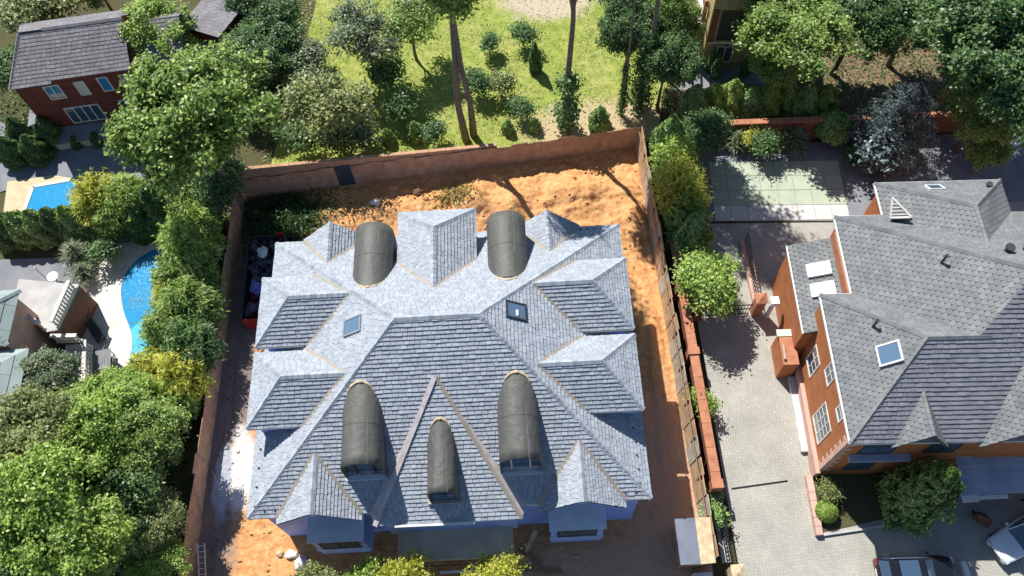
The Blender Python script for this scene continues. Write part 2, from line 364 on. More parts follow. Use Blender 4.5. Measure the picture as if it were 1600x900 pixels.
MT['dirt'] = groundmat('orange_earth', [(0.59, 0.285, 0.11), (0.44, 0.185, 0.065), (0.64, 0.365, 0.165)], [0.5, 2.2], bump=1.0, bscale=3.2,
    mask=[((9.2, 11.5), (2.7, 8.5), (0.52, 0.31, 0.20), 0.2), ((4.0, 7.0), (8.5, 3.6), (0.52, 0.32, 0.21), 0.25), ((-19.8, 23), (1.7, 16.0), (0.22, 0.17, 0.15), 0.3),  # first two: shade beside and before the house, put into the earth colour
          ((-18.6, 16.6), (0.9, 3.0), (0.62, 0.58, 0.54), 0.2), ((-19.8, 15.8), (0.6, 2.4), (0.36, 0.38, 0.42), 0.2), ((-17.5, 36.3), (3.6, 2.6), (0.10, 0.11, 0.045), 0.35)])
MT['barkmulch'] = groundmat('leaf_litter_soil', [(0.22, 0.14, 0.09), (0.30, 0.20, 0.13), (0.12, 0.09, 0.05)], [0.5, 2.0])

def sheet(name, pts, z, m):
    return struct(MB().prism([(p[0], p[1]) for p in pts], z-0.05, z).build(name, m))
g = MB(); g.add([(-700,-700,-0.08),(700,-700,-0.08),(700,700,-0.08),(-700,700,-0.08)], [(0,1,2,3)]); struct(g.build('ground', 'ground'))
sheet('lawn', [(-18.9, 38.6), (10.5, 40.8), (12.4, 41.2), (13.5, 46), (17, 50), (18, 75), (-14.5, 75), (-15.8, 58)], 0.0, 'lawn')

FX0, FX1, FY0, FY1 = -21.1, 11.05, 3.0, 40.5
def fence_y(x): return 38.3 + (x+20.3)*0.0745
def fence_xl(y): return -20.3 - (38.3-y)*0.027
def fence_xr(y): return 10.95 - max(0.0, y-24)*0.02
def mound(x, y, cx_, cy_, r, a): 
    d = ((x-cx_)/r[0])**2 + ((y-cy_)/r[1])**2
    return a*math.exp(-d*1.6)
def dirt_h(x, y):
    h = 0.10*noise.noise(Vector((x*0.35, y*0.35, 0))) + 0.06*noise.noise(Vector((x*1.3, y*1.3, 3)))
    back = max(0.0, min(1.0, (y-30.0)/3.0))
    h += back*(0.24*noise.noise(Vector((x*0.9, y*0.9, 7))) + 0.22*abs(noise.noise(Vector((x*2.1, y*2.1, 9)))) + 0.10*noise.noise(Vector((x*4.2, y*4.2, 5))))
    h += mound(x, y, -2.4, 36.2, (1.5, 1.9), 1.25) + mound(x, y, 0.3, 35.6, (1.3, 1.8), 1.1) + mound(x, y, 5.5, 36.5, (3.4, 1.6), 0.9) + mound(x, y, 9.4, 35.0, (1.5, 3.0), 0.7) + mound(x, y, -8.5, 36.0, (3.5, 1.6), 0.6)
    for rx in (8.75, 10.2, -18.2, -19.6):                # wheel ruts along both sides
        h -= 0.09*math.exp(-((x-rx-0.25*math.sin(y*0.21+rx))/0.16)**2)
    for ry in (33.6, 35.1):                              # and across the back
        h -= 0.12*math.exp(-((y-ry-0.5*math.sin(x*0.18))/0.18)**2)
    h += mound(x, y, 9.4, 24, (1.2, 4.5), 0.5)
    e = min(1.0, max(0.0, (x-FX0)/1.0), max(0.0, (FX1-x)/1.0), max(0.0, (fence_y(x)-y)/0.8))
    return 0.02 + max(-0.03, h*e)
NX, NY = 230, 260
mb = MB()
mb.v = [(FX0+(FX1-FX0)*i/NX, FY0+(FY1-FY0)*j/NY, dirt_h(FX0+(FX1-FX0)*i/NX, FY0+(FY1-FY0)*j/NY)) for j in range(NY+1) for i in range(NX+1)]
for k_, p_ in enumerate(mb.v):                          # the sheet ends at the fence line
    yy = p_[1] if p_[1] < 30 else 30 + (p_[1]-30)*(fence_y(p_[0])-30)/(FY1-30)
    mb.v[k_] = (p_[0], yy, dirt_h(p_[0], yy))
mb.f = [(j*(NX+1)+i, j*(NX+1)+i+1, (j+1)*(NX+1)+i+1, (j+1)*(NX+1)+i) for j in range(NY) for i in range(NX)]
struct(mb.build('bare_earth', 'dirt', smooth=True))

# ------------------------------------------------------------------ the mansion under construction
HX, HY, HPSI = -4.17, 20.37, -0.0191
house = thing('mansion', 'large unfinished mansion with pale grey shingle hip roof and blue wrapped walls', 'house', (HX, HY, 0), HPSI)
ZE, TP = 7.0, 0.674                                  # eave height, slope of the main roof
EW, ED = 11.25, 8.95                                 # half width and half depth at the eaves
RH = ED*TP; RX = EW-ED; ZR = ZE+RH
def mainz(x, y): return ZE + TP*min(EW-abs(x), ED-abs(y))
A, B_, C_, D_ = (-EW,-ED,ZE), (EW,-ED,ZE), (EW,ED,ZE), (-EW,ED,ZE); L_, R_ = (-RX,0,ZR), (RX,0,ZR)
MB().box(-10.8, 10.8, -8.5, 8.5, -0.05, 7.15).build('wall', 'bluewrap', house)
front = slope(house, [A, B_, R_, L_], seed=1)
slope(house, [B_, C_, R_], seed=2); slope(house, [C_, D_, L_, R_], seed=3); slope(house, [D_, A, L_], seed=4)
def capline(p, q, parent=house, m='cap', w=0.34, **k):
    mb = MB(); caps(mb, p, q, w, **k); return mb.build('ridge_cap', m, parent, kind='stuff')
capline(L_, R_)
for c, t in ((A, L_), (B_, R_), (C_, R_), (D_, L_)): capline(c, t)
fas = MB()                                            # eave board round the main roof
for p, q in ((A, B_), (B_, C_), (C_, D_), (D_, A)): fas.bar((p[0]*0.999, p[1]*0.999, ZE-0.14), (q[0]*0.999, q[1]*0.999, ZE-0.14), 0.05, 0.18)
fas.build('eave_board', 'white', house)
def valley(p, q, w=0.30, m='valley', lift=0.06):
    return MB().bar(p, q, w, 0.05, lift=lift).build('valley_flashing', m, house)

# side wings and rear wing: hipped roofs with raised eaves
WE, WR = 9.2, 11.0
def wing(sx, y0, y1, seed):
    ym = (y0+y1)/2; xo = 11.1*sx; xr = (11.1-(y1-y0)/2*0.97)*sx
    xi = 3.2*sx                                       # buried in the main roof
    fr = [(xo,y0,WE),(xi,y0,WE),(xi,ym,WR),(xr,ym,WR)]; bk = [(xo,y1,WE),(xi,y1,WE),(xi,ym,WR),(xr,ym,WR)]
    en = [(xo,y0,WE),(xo,y1,WE),(xr,ym,WR)]
    # trim the buried part to just inside the main slope
    ze = EW-(WE-ZE)/TP; zr = EW-(WR-ZE)/TP
    fr[1] = ((ze-0.5)*sx, y0, WE); fr[2] = ((zr-0.5)*sx, ym, WR); bk[1] = ((ze-0.5)*sx, y1, WE); bk[2] = ((zr-0.5)*sx, ym, WR)
    slope(house, fr, seed=seed, name='wing_roof'); slope(house, bk, seed=seed+1, name='wing_roof'); slope(house, en, seed=seed+2, name='wing_roof')
    capline((xo,y0,WE), (xr,ym,WR)); capline((xo,y1,WE), (xr,ym,WR)); capline((zr*sx,ym,WR), (xr,ym,WR))
    a, b = sorted((10.72*sx, 6.5*sx)); MB().box(a, b, y0+0.35, y1-0.35, 6.9, 9.14).build('wing_wall', 'bluewrap', house)
    valley((ze*sx, y0, WE), (zr*sx, ym, WR)); valley((ze*sx, y1, WE), (zr*sx, ym, WR))
    eb = MB()
    for p, q in (((xo,y0),(ze*sx,y0)), ((xo,y1),(ze*sx,y1)), ((xo,y0),(xo,y1))): eb.bar((p[0],p[1],WE-0.13), (q[0],q[1],WE-0.13), 0.05, 0.16)
    eb.build('eave_board', 'white', house)
wing(-1, -4.50, 0.10, 11); wing(-1, 0.48, 5.10, 21); wing(1, -4.55, 0.05, 31); wing(1, 0.43, 5.15, 41)
# rear wing
bx0, bx1, by = -2.85, 2.0, 9.35; bm = (bx0+bx1)/2; yr = by-2.45; WR2 = 11.15
yi = ED-(WE-ZE)/TP; yq = ED-(WR2-ZE)/TP
slope(house, [(bx0,by,WE),(bx0,yi-0.5,WE),(bm,yq-0.5,WR2),(bm,yr,WR2)], seed=51, name='wing_roof')
slope(house, [(bx1,by,WE),(bx1,yi-0.5,WE),(bm,yq-0.5,WR2),(bm,yr,WR2)], seed=52, name='wing_roof')
slope(house, [(bx0,by,WE),(bx1,by,WE),(bm,yr,WR2)], seed=53, name='wing_roof')
MB().box(bx0+0.35, bx1-0.35, 4.5, 8.95, 6.9, 9.14).build('wing_wall', 'bluewrap', house)
capline((bx0,by,WE),(bm,yr,WR2)); capline((bx1,by,WE),(bm,yr,WR2)); capline((bm,yq,WR2),(bm,yr,WR2))
valley((bx0,yi,WE),(bm,yq,WR2)); valley((bx1,yi,WE),(bm,yq,WR2))
# gabled dormers over the four corner windows
def gable(xc, hw, sy, yf, zr, seed):
    ye = ED-(zr-ZE)/TP; yb = (ye-0.6)*sy; y1 = yf*sy
    ze = ZE-0.02
    l = [(xc-hw,y1,ze),(xc,y1,zr),(xc,yb,zr),(xc-hw,ED*sy-0.35*sy,ze)]
    r = [(xc+hw,y1,ze),(xc,y1,zr),(xc,yb,zr),(xc+hw,ED*sy-0.35*sy,ze)]
    slope(house, l, seed=seed, name='gable_roof', width=0.30, course=0.22); slope(house, r, seed=seed+1, name='gable_roof', width=0.30, course=0.22)
    capline((xc,ye*sy,zr), (xc,y1,zr), w=0.3)
    yw = (yf-0.35)*sy
    w_ = MB(); w_.add([(xc-hw+0.4,yw,6.95),(xc+hw-0.4,yw,6.95),(xc,yw,zr-0.3),(xc-hw+0.4,yw-0.4*sy,6.95),(xc+hw-0.4,yw-0.4*sy,6.95),(xc,yw-0.4*sy,zr-0.3)],
                      [(0,1,2),(5,4,3),(0,3,4,1),(1,4,5,2),(2,5,3,0)])
    w_.build('gable_wall', 'bluewrap', house)
    for s in (-1, 1): valley((xc+s*hw, (ED-0.0)*sy, ZE+0.02), (xc, ye*sy, zr), w=0.22, m='valley')
gable(-7.25, 2.35, -1, 9.35, 8.95, 61); gable(7.38, 2.4, -1, 9.4, 8.95, 65); gable(-7.3, 2.1, 1, 9.15, 8.9, 71); gable(6.55, 2.1, 1, 9.15, 8.9, 75)

# projecting centre bay: a long hipped front slope
TY, TX0, TX1, TXC = -9.7, -4.1, 4.0, -0.3
ay = -(ED-(11.2-ZE)/TP); apex = (TXC, ay, 11.22)
tri = slope(house, [(TX0,TY,ZE),(TX1,TY,ZE),apex], seed=81, name='bay_roof')
TS = (11.22-ZE)/(ay-TY)
for s, x in ((-1, TX0), (1, TX1)):
    sd_ = [(x,TY,ZE),(x-0.45*s*0+0.35*s,-ED+0.02,ZE+0.01),apex]
    MB().slab(sd_, 0.06).build('bay_side', 'hipband', house)
MB().bar((TX0,TY,ZE), apex, 0.28, 0.10, lift=0.05).build('hip_flashing', 'hipband', house)
MB().bar((TX1,TY,ZE), apex, 0.20, 0.09, lift=0.05).build('hip_flashing', 'valley', house)
MB().box(TX0+0.3, TX1-0.3, -9.35, -8.3, 3.0, 6.95).build('bay_wall', 'bluewrap', house)

# barrel-vaulted dormers
def barrel(xc, hw, sy, yf, zf, yb, zb, plane, window=True, panes=3):
    """a half-round vault falling from (yb, zb) in the slope to (yf, zf) at its open front"""
    N, K = 16, 9; v = []; f = []
    for k in range(K+1):
        t = k/K; y = yf+(yb-yf)*t; zc = zf+(zb-zf)*t
        for layer in (0, 1):
            r = hw-0.07*layer
            zb_ = zc-hw-3.0
            for i in range(N+3):
                if i == 0: p = (xc-r, y, zb_)
                elif i == N+2: p = (xc+r, y, zb_)
                else:
                    a = PI*(1-(i-1)/N); p = (xc+r*math.cos(a), y, zc-hw+r*math.sin(a))
                v.append(p)
    W = N+3
    for k in range(K):
        for i in range(W-1):
            a = k*2*W+i; b = (k+1)*2*W+i
            f.append((a, a+1, b+1, b) if sy < 0 else (b, b+1, a+1, a))
            f.append((b+W, b+W+1, a+W+1, a+W) if sy < 0 else (a+W, a+W+1, b+W+1, b+W))
    for i in range(W-1): f.append((i, W+i, W+i+1, i+1))
    # the part below the roof slope is cut away
    bm_ = bmesh.new(); vs = [bm_.verts.new(p) for p in v]
    for q in f: bm_.faces.new([vs[i] for i in q])
    co, no = plane
    bmesh.ops.bisect_plane(bm_, geom=bm_.verts[:]+bm_.edges[:]+bm_.faces[:], plane_co=co, plane_no=no, clear_inner=True)
    bmesh.ops.recalc_face_normals(bm_, faces=bm_.faces[:])
    for q in bm_.faces: q.smooth = True
    me = bpy.data.meshes.new('barrel_dormer'); bm_.to_mesh(me); bm_.free()
    o = link('barrel_dormer', me, 'membrane', house)
    # laps in the membrane
    for t in (0.5,):
        y = yf+(yb-yf)*t; zc = zf+(zb-zf)*t
        pts = [(xc+(hw+0.012)*math.cos(PI*(1-i/14)), y, zc-hw+(hw+0.012)*math.sin(PI*(1-i/14))) for i in range(2, 13)]
        if t < 0.5 or hw > 1: MB().tube(pts, 0.008, 5).build('membrane_lap', 'membrane', o)
    MB().tube([(xc+(hw+0.008)*math.cos(1.15), yf+(yb-yf)*k/8, zf+(zb-zf)*k/8-hw+(hw+0.008)*math.sin(1.15)) for k in range(0, 6)], 0.010, 5).build('membrane_seam', 'fabric', o)
    # raw plywood showing round the upper end
    rim = MB(); pts = []
    nz = Vector(no).normalized()
    def edge(i, n=18):
        a = PI*(0.12+0.76*i/n); best = None
        lo, hi = 0.0, 1.15
        for _ in range(30):
            m_ = (lo+hi)/2; p = Vector((xc+hw*math.cos(a), yf+(yb-yf)*m_, zf+(zb-zf)*m_-hw+hw*math.sin(a)))
            if (p-Vector(co)).dot(nz) > 0: lo = m_
            else: hi = m_
        return p
    pts = [edge(i)+nz*0.03 for i in range(19)]
    q = pts[3:16]
    rim.tube(q, [0.03+0.07*math.sin(PI*i/12)*(1+0.5*math.sin(i*2.3)) for i in range(13)], 6).build('plywood_rim', 'plywood', o, smooth=True)
    # front: arched window with mullions
    rise = hw*0.62
    yo = yf+0.32*(-sy)
    zbase = (co.z - (yf-co.y)*no.y/no.z) + 0.12
    pts = [(xc+0.93*hw*math.cos(PI*i/14), zf-hw+0.88*hw*math.sin(PI*i/14)) for i in range(15)]
    pr = [(xc+0.93*hw, zbase)] + pts + [(xc-0.93*hw, zbase)]
    g_ = MB(); n = len(pr); g_.add([(p[0], yo, p[1]) for p in pr]+[(p[0], yo+0.05*(-sy), p[1]) for p in pr], [tuple(range(n)), tuple(range(2*n-1, n-1, -1))]+[(i, n+i, n+(i+1) % n, (i+1) % n) for i in range(n)])
    win = g_.build('window', 'glass', o)
    fr = MB()
    y2 = yo+0.06*sy
    fr.tube([(p[0], y2, p[1]) for p in pts], 0.06, 6)
    for s in ((-0.45, 0.45) if panes == 3 else (0,)): fr.bar((xc+s*hw, y2, zbase), (xc+s*hw, y2, zf-hw+0.88*hw*math.sqrt(1-s*s)), 0.09, 0.08, up=Vector((0,1,0)))
    fr.bar((xc-0.93*hw, y2, zbase+0.04), (xc+0.93*hw, y2, zbase+0.04), 0.09, 0.09)
    fr.build('window_frame', 'stone' if sy < 0 and xc > 2 else 'darkframe', win)
    MB().box(xc-hw*1.02, xc+hw*1.02, min(yf-0.3*sy, yf+0.12*sy), max(yf-0.3*sy, yf+0.12*sy), zbase-0.10, zbase-0.02).build('window_sill', 'bayroof', o)
    return o
pf = (Vector((0,-ED,ZE)), Vector((0,-TP,1))); pb = (Vector((0,ED,ZE)), Vector((0,TP,1))); pt = (Vector((0,TY,ZE)), Vector((0,-TS,1)))
barrel(-4.42, 1.13, -1, -7.32, 10.85, -2.85, 11.15, pf); barrel(4.12, 1.14, -1, -7.45, 10.85, -2.75, 11.2, pf)
barrel(-0.18, 0.80, -1, -8.72, 9.72, -4.75, 10.0, pt, panes=1)
barrel(-4.28, 1.17, 1, 7.85, 10.7, 3.3, 10.9, pb); barrel(3.92, 1.20, 1, 8.15, 10.7, 3.4, 10.9, pb)

# roof windows in the side slopes
def skylight(parent, c, u, v, n, su, sv, m='skyglass', fm='darkframe', h=0.14):
    c, u, v, n = Vector(c), Vector(u).normalized(), Vector(v).normalized(), Vector(n).normalized()
    def ob(a0, a1, b0, b1, z0, z1, mb):
        vs = [c+u*a+v*b+n*z for z in (z0, z1) for a, b in ((a0,b0),(a1,b0),(a1,b1),(a0,b1))]
        mb.add(vs, [(0,3,2,1),(4,5,6,7),(0,1,5,4),(1,2,6,5),(2,3,7,6),(3,0,4,7)])
    fr = MB(); w_ = 0.09
    ob(-su/2, su/2, -sv/2, -sv/2+w_, -0.05, h, fr); ob(-su/2, su/2, sv/2-w_, sv/2, -0.05, h, fr)
    ob(-su/2, -su/2+w_, -sv/2+w_, sv/2-w_, -0.05, h, fr); ob(su/2-w_, su/2, -sv/2+w_, sv/2-w_, -0.05, h, fr)
    o = fr.build('roof_window', fm, parent)
    p = MB(); ob(-su/2+w_, su/2-w_, -sv/2+w_, sv/2-w_, 0.0, h-0.035, p); p.build('pane', m, o)
    return o
for s, x, y in ((-1, -4.95, 0.55), (1, 4.25, 0.72)):
    skylight(house, (x, y, mainz(x, y)), (0, 1, 0), (-s, 0, TP), (s*TP, 0, 1), 1.05, 1.35, fm='metal' if s < 0 else 'darkframe')
MB().box(4.28, 4.42, 0.4, 0.75, mainz(4.35, 0.6)+0.12, mainz(4.35, 0.6)+0.17).build('label_sheet', 'white', house)

# snow guards: small dark brackets along the eaves
sg = MB()
rnd = random.Random(5)
for i in range(9): sg.obox((-EW+0.45+0.25*(i % 2), -8.4+i*0.55), 0.10, 0.07, mainz(-EW+0.5, 0)-0.05, mainz(-EW+0.5, 0)+0.14)
for i in range(6): sg.obox((EW-0.6, -8.2+i*0.8), 0.10, 0.07, mainz(EW-0.6, 0)-0.05, mainz(EW-0.6, 0)+0.14)
for x in (-10.3, -9.7, 8.9, 9.8, 10.4, 1.0, 2.0, 3.0): sg.obox((x, -ED+0.35+(-0.55 if abs(x) < 4 else 0)), 0.09, 0.12, 7.1, 7.34)
for x in (6.9+i*0.45 for i in range(8)): sg.obox((x, ED-0.4), 0.09, 0.10, 7.15, 7.38)
sg.build('snow_guards', 'darkframe', house, kind='stuff')

# front: window bays, portico roof, wrap lettering rows, timber
def win2(parent, x0, x1, y, z0, z1, sy=-1, n=2, fm='darkframe', gm='glass', depth=0.06):
    """window in a wall facing +-y: frame proud of the wall, panes inside it"""
    ya, yb_ = sorted((y, y+depth*sy)); f_ = MB(); t = 0.08
    f_.box(x0, x1, ya, yb_, z1-t, z1); f_.box(x0, x1, ya, yb_, z0, z0+t)
    for i in range(n+1):
        xx = x0+(x1-x0-t)*i/n; f_.box(xx, xx+t, ya, yb_, z0+t, z1-t)
    o = f_.build('window', fm, parent)
    for i in range(n):
        xa = x0+(x1-x0-t)*i/n+t; xb = x0+(x1-x0-t)*(i+1)/n
        ym = y+0.02*sy; a, b = sorted((ym, ym+0.015*sy)); MB().box(xa, xb, a, b, z0+t, z1-t).build('pane', gm, o)
    return o
def baybox(x0, x1):
    yb_, yf_ = -8.5, -9.98
    w_ = MB().box(x0+0.12, x1-0.12, yf_+0.12, yb_-0.004, 0.8, 4.5).build('bay_window', 'bluewrap', house)
    MB().slab([(x0,yf_,4.58),(x1,yf_,4.58),(x1,yb_-0.01,4.72),(x0,yb_-0.01,4.72)], 0.12).build('bay_top', 'bayroof', w_)
    win2(w_, x0+0.5, x1-0.5, yf_+0.12, 2.5, 4.1)
    MB().box(x0+0.05, x1-0.05, yf_+0.02, yf_+0.12, 2.2, 2.32).build('window_sill', 'bayroof', w_)
    win2(house, x0+0.5, x1-0.6, -8.5, 5.0, 6.5, n=3)
baybox(-8.5, -5.2); baybox(5.52, 8.85)
pr_ = MB().box(-3.35, 3.4, -11.05, -8.51, 3.1, 3.5).build('portico_roof', 'flatroof', house)
ed_ = MB(); ed_.bar((-3.35,-11.03,3.52), (3.35,-11.03,3.52), 0.12, 0.1); ed_.bar((-3.3,-10.95,3.52), (-3.3,-8.6,3.52), 0.12, 0.1); ed_.bar((3.3,-10.95,3.52), (3.3,-8.6,3.52), 0.12, 0.1)
ed_.build('roof_edge', 'flatroof', pr_)
for x in (-2.9, 2.9): MB().tube([(x,-10.7,0), (x,-10.7,3.1)], 0.24, 12).build('column', 'concrete', house)
for i, (x0, x1, y) in enumerate(((-2.2, 2.9, -11.2), (-1.0, 0.9, -11.6))):
    MB().box(x0, x1, y-0.12, y, 2.6+0.2*i, 2.75+0.2*i).build('fascia_board', 'wood' if i == 0 else 'bayroof', house)
pp = MB()                                              # rows of white print on the wall wrap
for xa, xb in ((-5.6, -4.4), (-10.5, -9.0), (4.2, 5.4), (8.9, 10.6)):
    for k in range(9):
        for m_ in range(3):
            xx = xa + (xb-xa)*(m_+0.1)/3 + 0.12*(k % 3); pp.box(xx, xx+0.3, -8.512, -8.503, 3.0+k*0.42, 3.045+k*0.42)
pp.build('wrap_print', 'wrapprint', house, kind='stuff')
# unfinished patch at the front eave: eave plank and loose white sheet
MB().bar((-3.0,-9.82,7.12), (1.4,-9.85,7.12), 0.12, 0.07).build('eave_plank', 'white', house)
o = MB().obox((-1.55, -9.45), 1.6, 0.42, 6.45, 6.5, 0.05).build('loose_sheet', 'wrapprint', house)
MB().bar((-1.1,-8.75,7.72), (0.75,-8.75,7.72), 0.2, 0.08).build('sill_board', 'valley', house)

# ------------------------------------------------------------------ fences round the building plot
def sheet_fence(name, label, p, q, h, mats, seed, width=1.22, face=1, dark=None, lean=0.0):
    """site fence of upright board sheets on posts and rails; face = side the sheets hang on"""
    rnd = random.Random(seed); p = Vector((p[0], p[1], 0)); q = Vector((q[0], q[1], 0)); d = (q-p); L = d.length; d.normalize(); nn = Vector((-d.y, d.x, 0))*face
    o = thing(name, label, 'fence', p)
    k = int(L/width)
    for i in range(k):
        a = L*i/k+0.003; b = L*(i+1)/k-0.003; hh = h + rnd.uniform(-0.2, 0.14); ti = rnd.uniform(-0.03, 0.03) - lean; off = 0.03 + 0.03*(i % 2)
        c0 = d*a + nn*off; c1 = d*b + nn*off; e = nn*0.018
        vs = [c0-e, c1-e, c1+e, c0+e]; vs = [v+Vector((0,0,0.02)) for v in vs] + [v + nn*ti + Vector((0,0,hh+(0.05*rnd.uniform(-1,1)))) for v in vs]
        MB().add(vs, [(0,3,2,1),(4,5,6,7),(0,1,5,4),(1,2,6,5),(2,3,7,6),(3,0,4,7)]).build('board_sheet', 'darksheet' if dark is not None and i in dark else rnd.choice(mats), o)
    for i in range(0, k+1, 2):
        c = d*(L*i/k) - nn*0.09; MB().obox((c.x, c.y), 0.09, 0.09, -0.1, h-0.1, math.atan2(d.y, d.x)).build('post', 'wood', o)
    for z in (0.5, h-0.45): MB().bar(Vector((0,0,z)) - nn*0.03, d*L + Vector((0,0,z)) - nn*0.03, 0.05, 0.09).build('rail', 'wood', o)
    return o
sheet_fence('site_fence', 'brown board sheet fence along the back of the orange earth plot', (-20.25, 38.3), (10.55, 40.6), 2.35, ['osb'], 3, face=-1, dark=(6,))
sheet_fence('site_fence', 'brown board fence between the hedge and the left side of the plot', (-21.15, 6), (-20.3, 38.2), 2.3, ['osb', 'osb', 'osb_tan'], 4, face=-1)
sheet_fence('site_fence', 'tan and grey board fence on the right side of the plot', (10.75, 8.6), (10.55, 40.5), 2.6, ['osb_tan', 'osb_grey', 'osb_tan'], 5, face=1, lean=0.28)
# wall of the garden behind, seen above the fence
gw = thing('garden_wall', 'reddish brown garden wall just behind the back fence on the left', 'wall', (-19.9, 38.47, 0))
MB().add([(0,-0.1,0),(19.5,1.35,0),(19.5,1.55,0),(0,0.1,0),(0,-0.1,3.45),(19.5,1.35,2.35),(19.5,1.55,2.35),(0,0.1,3.45)], [(0,3,2,1),(4,5,6,7),(0,1,5,4),(1,2,6,5),(2,3,7,6),(3,0,4,7)]).build('wall_face', 'osb', gw)
for k in range(15): MB().bar((k*1.3+0.02,k*0.0967,3.49-k*0.0733), (k*1.3+1.28,k*0.0967+0.095,3.49-(k+0.97)*0.0733), 0.26, 0.07).build('coping_stone', 'osb', gw)

# debris on the plot
rnd = random.Random(8)
def plank(p, q, z0, z1, wd=0.18, m='wood', label='', name='plank', cat='plank', th=0.05):
    o = MB().bar(Vector((0,0,0)), Vector((q[0]-p[0], q[1]-p[1], z1-z0)), wd, th).build(name, m); o.location = (p[0], p[1], z0); return tag(o, label, cat)
def hp(px, py): p = at(px, py, 0.2); return (p.x, p.y)
a, b = hp(838, 832), hp(822, 862); plank(a, b, 0.9, 0.25, 0.28, 'plywood', 'pale plank leaning beside the right bay window')
a, b = hp(812, 855), hp(845, 880); plank(a, b, dirt_h(*a)+0.05, dirt_h(*b)+0.06, 0.35, 'wood', 'weathered board lying in front of the portico')
a, b = hp(818, 888), hp(878, 892); plank(a, b, dirt_h(*a)+0.05, dirt_h(*b)+0.06, 0.3, 'wood', 'long board at the bottom edge in front of the right bay')
for i, (px, py, s, lab) in enumerate(((455, 866, 0.7, 'crumpled white bag on the earth below the left bay window'), (470, 880, 0.9, 'larger torn white sack beside the left bay window'), (436, 865, 0.45, 'small pale yellow bag on the earth left of the sacks'))):
    c = hp(px, py); o = MB().blob((0,0,0.22*s), (0.55*s, 0.4*s, 0.28*s), seed=i+3, k=12, m=8, rough=0.5).build('rubble_bag', 'white' if i < 2 else 'plywood', smooth=True); o.location = (c[0], c[1], dirt_h(*c)-0.04); o.rotation_euler = (0, 0, i*1.3); tag(o, lab, 'bag')
for i, (px, py, lab) in enumerate(((653, 303, 'brown boulder on the earth behind the rear wing'), (588, 320, 'flat stone on the earth behind the left rear barrel dormer'))):
    c = hp(px, py); o = MB().blob((0,0,0.15), (0.4, 0.28, 0.25), seed=20+i, k=10, m=6, rough=0.4).build('boulder', 'dirt_dark' if i == 0 else 'stone'); o.location = (c[0], c[1], dirt_h(*c)); tag(o, lab, 'stone')
pb_ = MB(); rnd = random.Random(31)
for i in range(420):                                    # clods strewn over the plot
    x = rnd.uniform(-20.5, 10.5); y = rnd.uniform(6, 39)
    if -15.3 < x < 6.8 and 11.6 < y < 29: continue
    if y > fence_y(x)-0.6: continue
    s = rnd.uniform(0.04, 0.13); pb_.blob((x, y, dirt_h(x, y)+s*0.3), (s*1.3, s, s*0.8), seed=i, k=5, m=3, rough=0.5)
o = pb_.build('earth_clods', 'dirt'); o['kind'] = 'stuff'; o['label'] = 'clods and pebbles strewn over the bare earth'
# ladder on the left fence
ld = thing('ladder', 'pale aluminium ladder leaning along the left fence near the bottom', 'ladder', (-20.35, 8.2, dirt_h(-20.35, 8.2)))
for s in (0, 0.42): MB().bar((0, 0+s*0, 0.02), (0, 0, 0.02), 0.01, 0.01) if False else MB().bar((s, 0, 0.1), (s-0.25, 3.6, 1.0), 0.05, 0.09).build('rail', 'white', ld)
for k in range(11):
    t = (k+0.5)/11; MB().bar((-0.25*t, 3.6*t, 0.1+0.9*t), (0.42-0.25*t, 3.6*t, 0.1+0.9*t), 0.045, 0.045).build('rung', 'white', ld)
# scrap container left of the house
sk = thing('skip', 'dark waste container with red ends heaped with scrap left of the house', 'skip', (-19.1, 26.8, 0))
W_, D2, H2 = 2.7, 6.9, 1.6
MB().box(0, W_, 0, D2, 0.15, 0.25).build('floor', 'redpaint', sk)
MB().box(0, 0.08, 0, D2, 0.25, H2).build('side_wall', 'darkframe', sk); MB().box(W_-0.08, W_, 0, D2, 0.25, H2).build('side_wall', 'darkframe', sk)
MB().box(0.08, W_-0.08, 0, 0.08, 0.25, H2).build('end_wall', 'redpaint', sk); MB().box(0.08, W_-0.6, D2-0.08, D2, 0.25, H2).build('end_wall', 'darkframe', sk); MB().box(W_-0.6, W_-0.08, D2-0.08, D2, 0.25, H2+0.3).build('end_plate', 'redpaint', sk)
for y in (1.2, 2.8, 4.4, 6.0): MB().box(-0.07, 0, y, y+0.12, 0.2, H2).build('rib', 'darkframe', sk)
sc_ = MB(); rnd = random.Random(12)
for i in range(130):
    x = rnd.uniform(0.3, W_-0.3); y = rnd.uniform(0.3, D2-0.3); z = rnd.uniform(0.9, 1.75)
    if rnd.random() < 0.5:
        a = rnd.uniform(0, PI); l_ = rnd.uniform(0.4, 1.1); sc_.tube([(x-l_/2*math.cos(a)*0.6, y-l_/2*math.sin(a), z-0.1), (x, y, z+rnd.uniform(0, 0.2)), (x+l_/2*math.cos(a)*0.6, y+l_/2*math.sin(a), z-rnd.uniform(-0.1, 0.3))], rnd.uniform(0.02, 0.06), 6)
    else: sc_.blob((x, y, z-0.2), (rnd.uniform(0.15, 0.4), rnd.uniform(0.15, 0.5), rnd.uniform(0.1, 0.25)), seed=i, k=6, m=4, rough=0.8)
o = sc_.build('scrap_heap', 'junk'); o.location = (-19.1, 26.8, 0); o['kind'] = 'stuff'; o['label'] = 'heap of dark scrap metal and sheets in the waste container'
o = MB().blob((0,0,0), (0.45, 0.5, 0.2), seed=4, k=10, m=6, rough=0.8).build('blue_sack', 'junkblue'); o.location = (-18.2, 29.3, 1.75); tag(o, 'crumpled blue plastic sack on the scrap in the container', 'sack')
o = MB().blob((0,0,0), (0.35, 0.45, 0.18), seed=7, k=10, m=6, rough=0.8).build('white_sack', 'white'); o.location = (-17.9, 32.2, 1.75); tag(o, 'pale sheet at the far end of the scrap container', 'sheet')

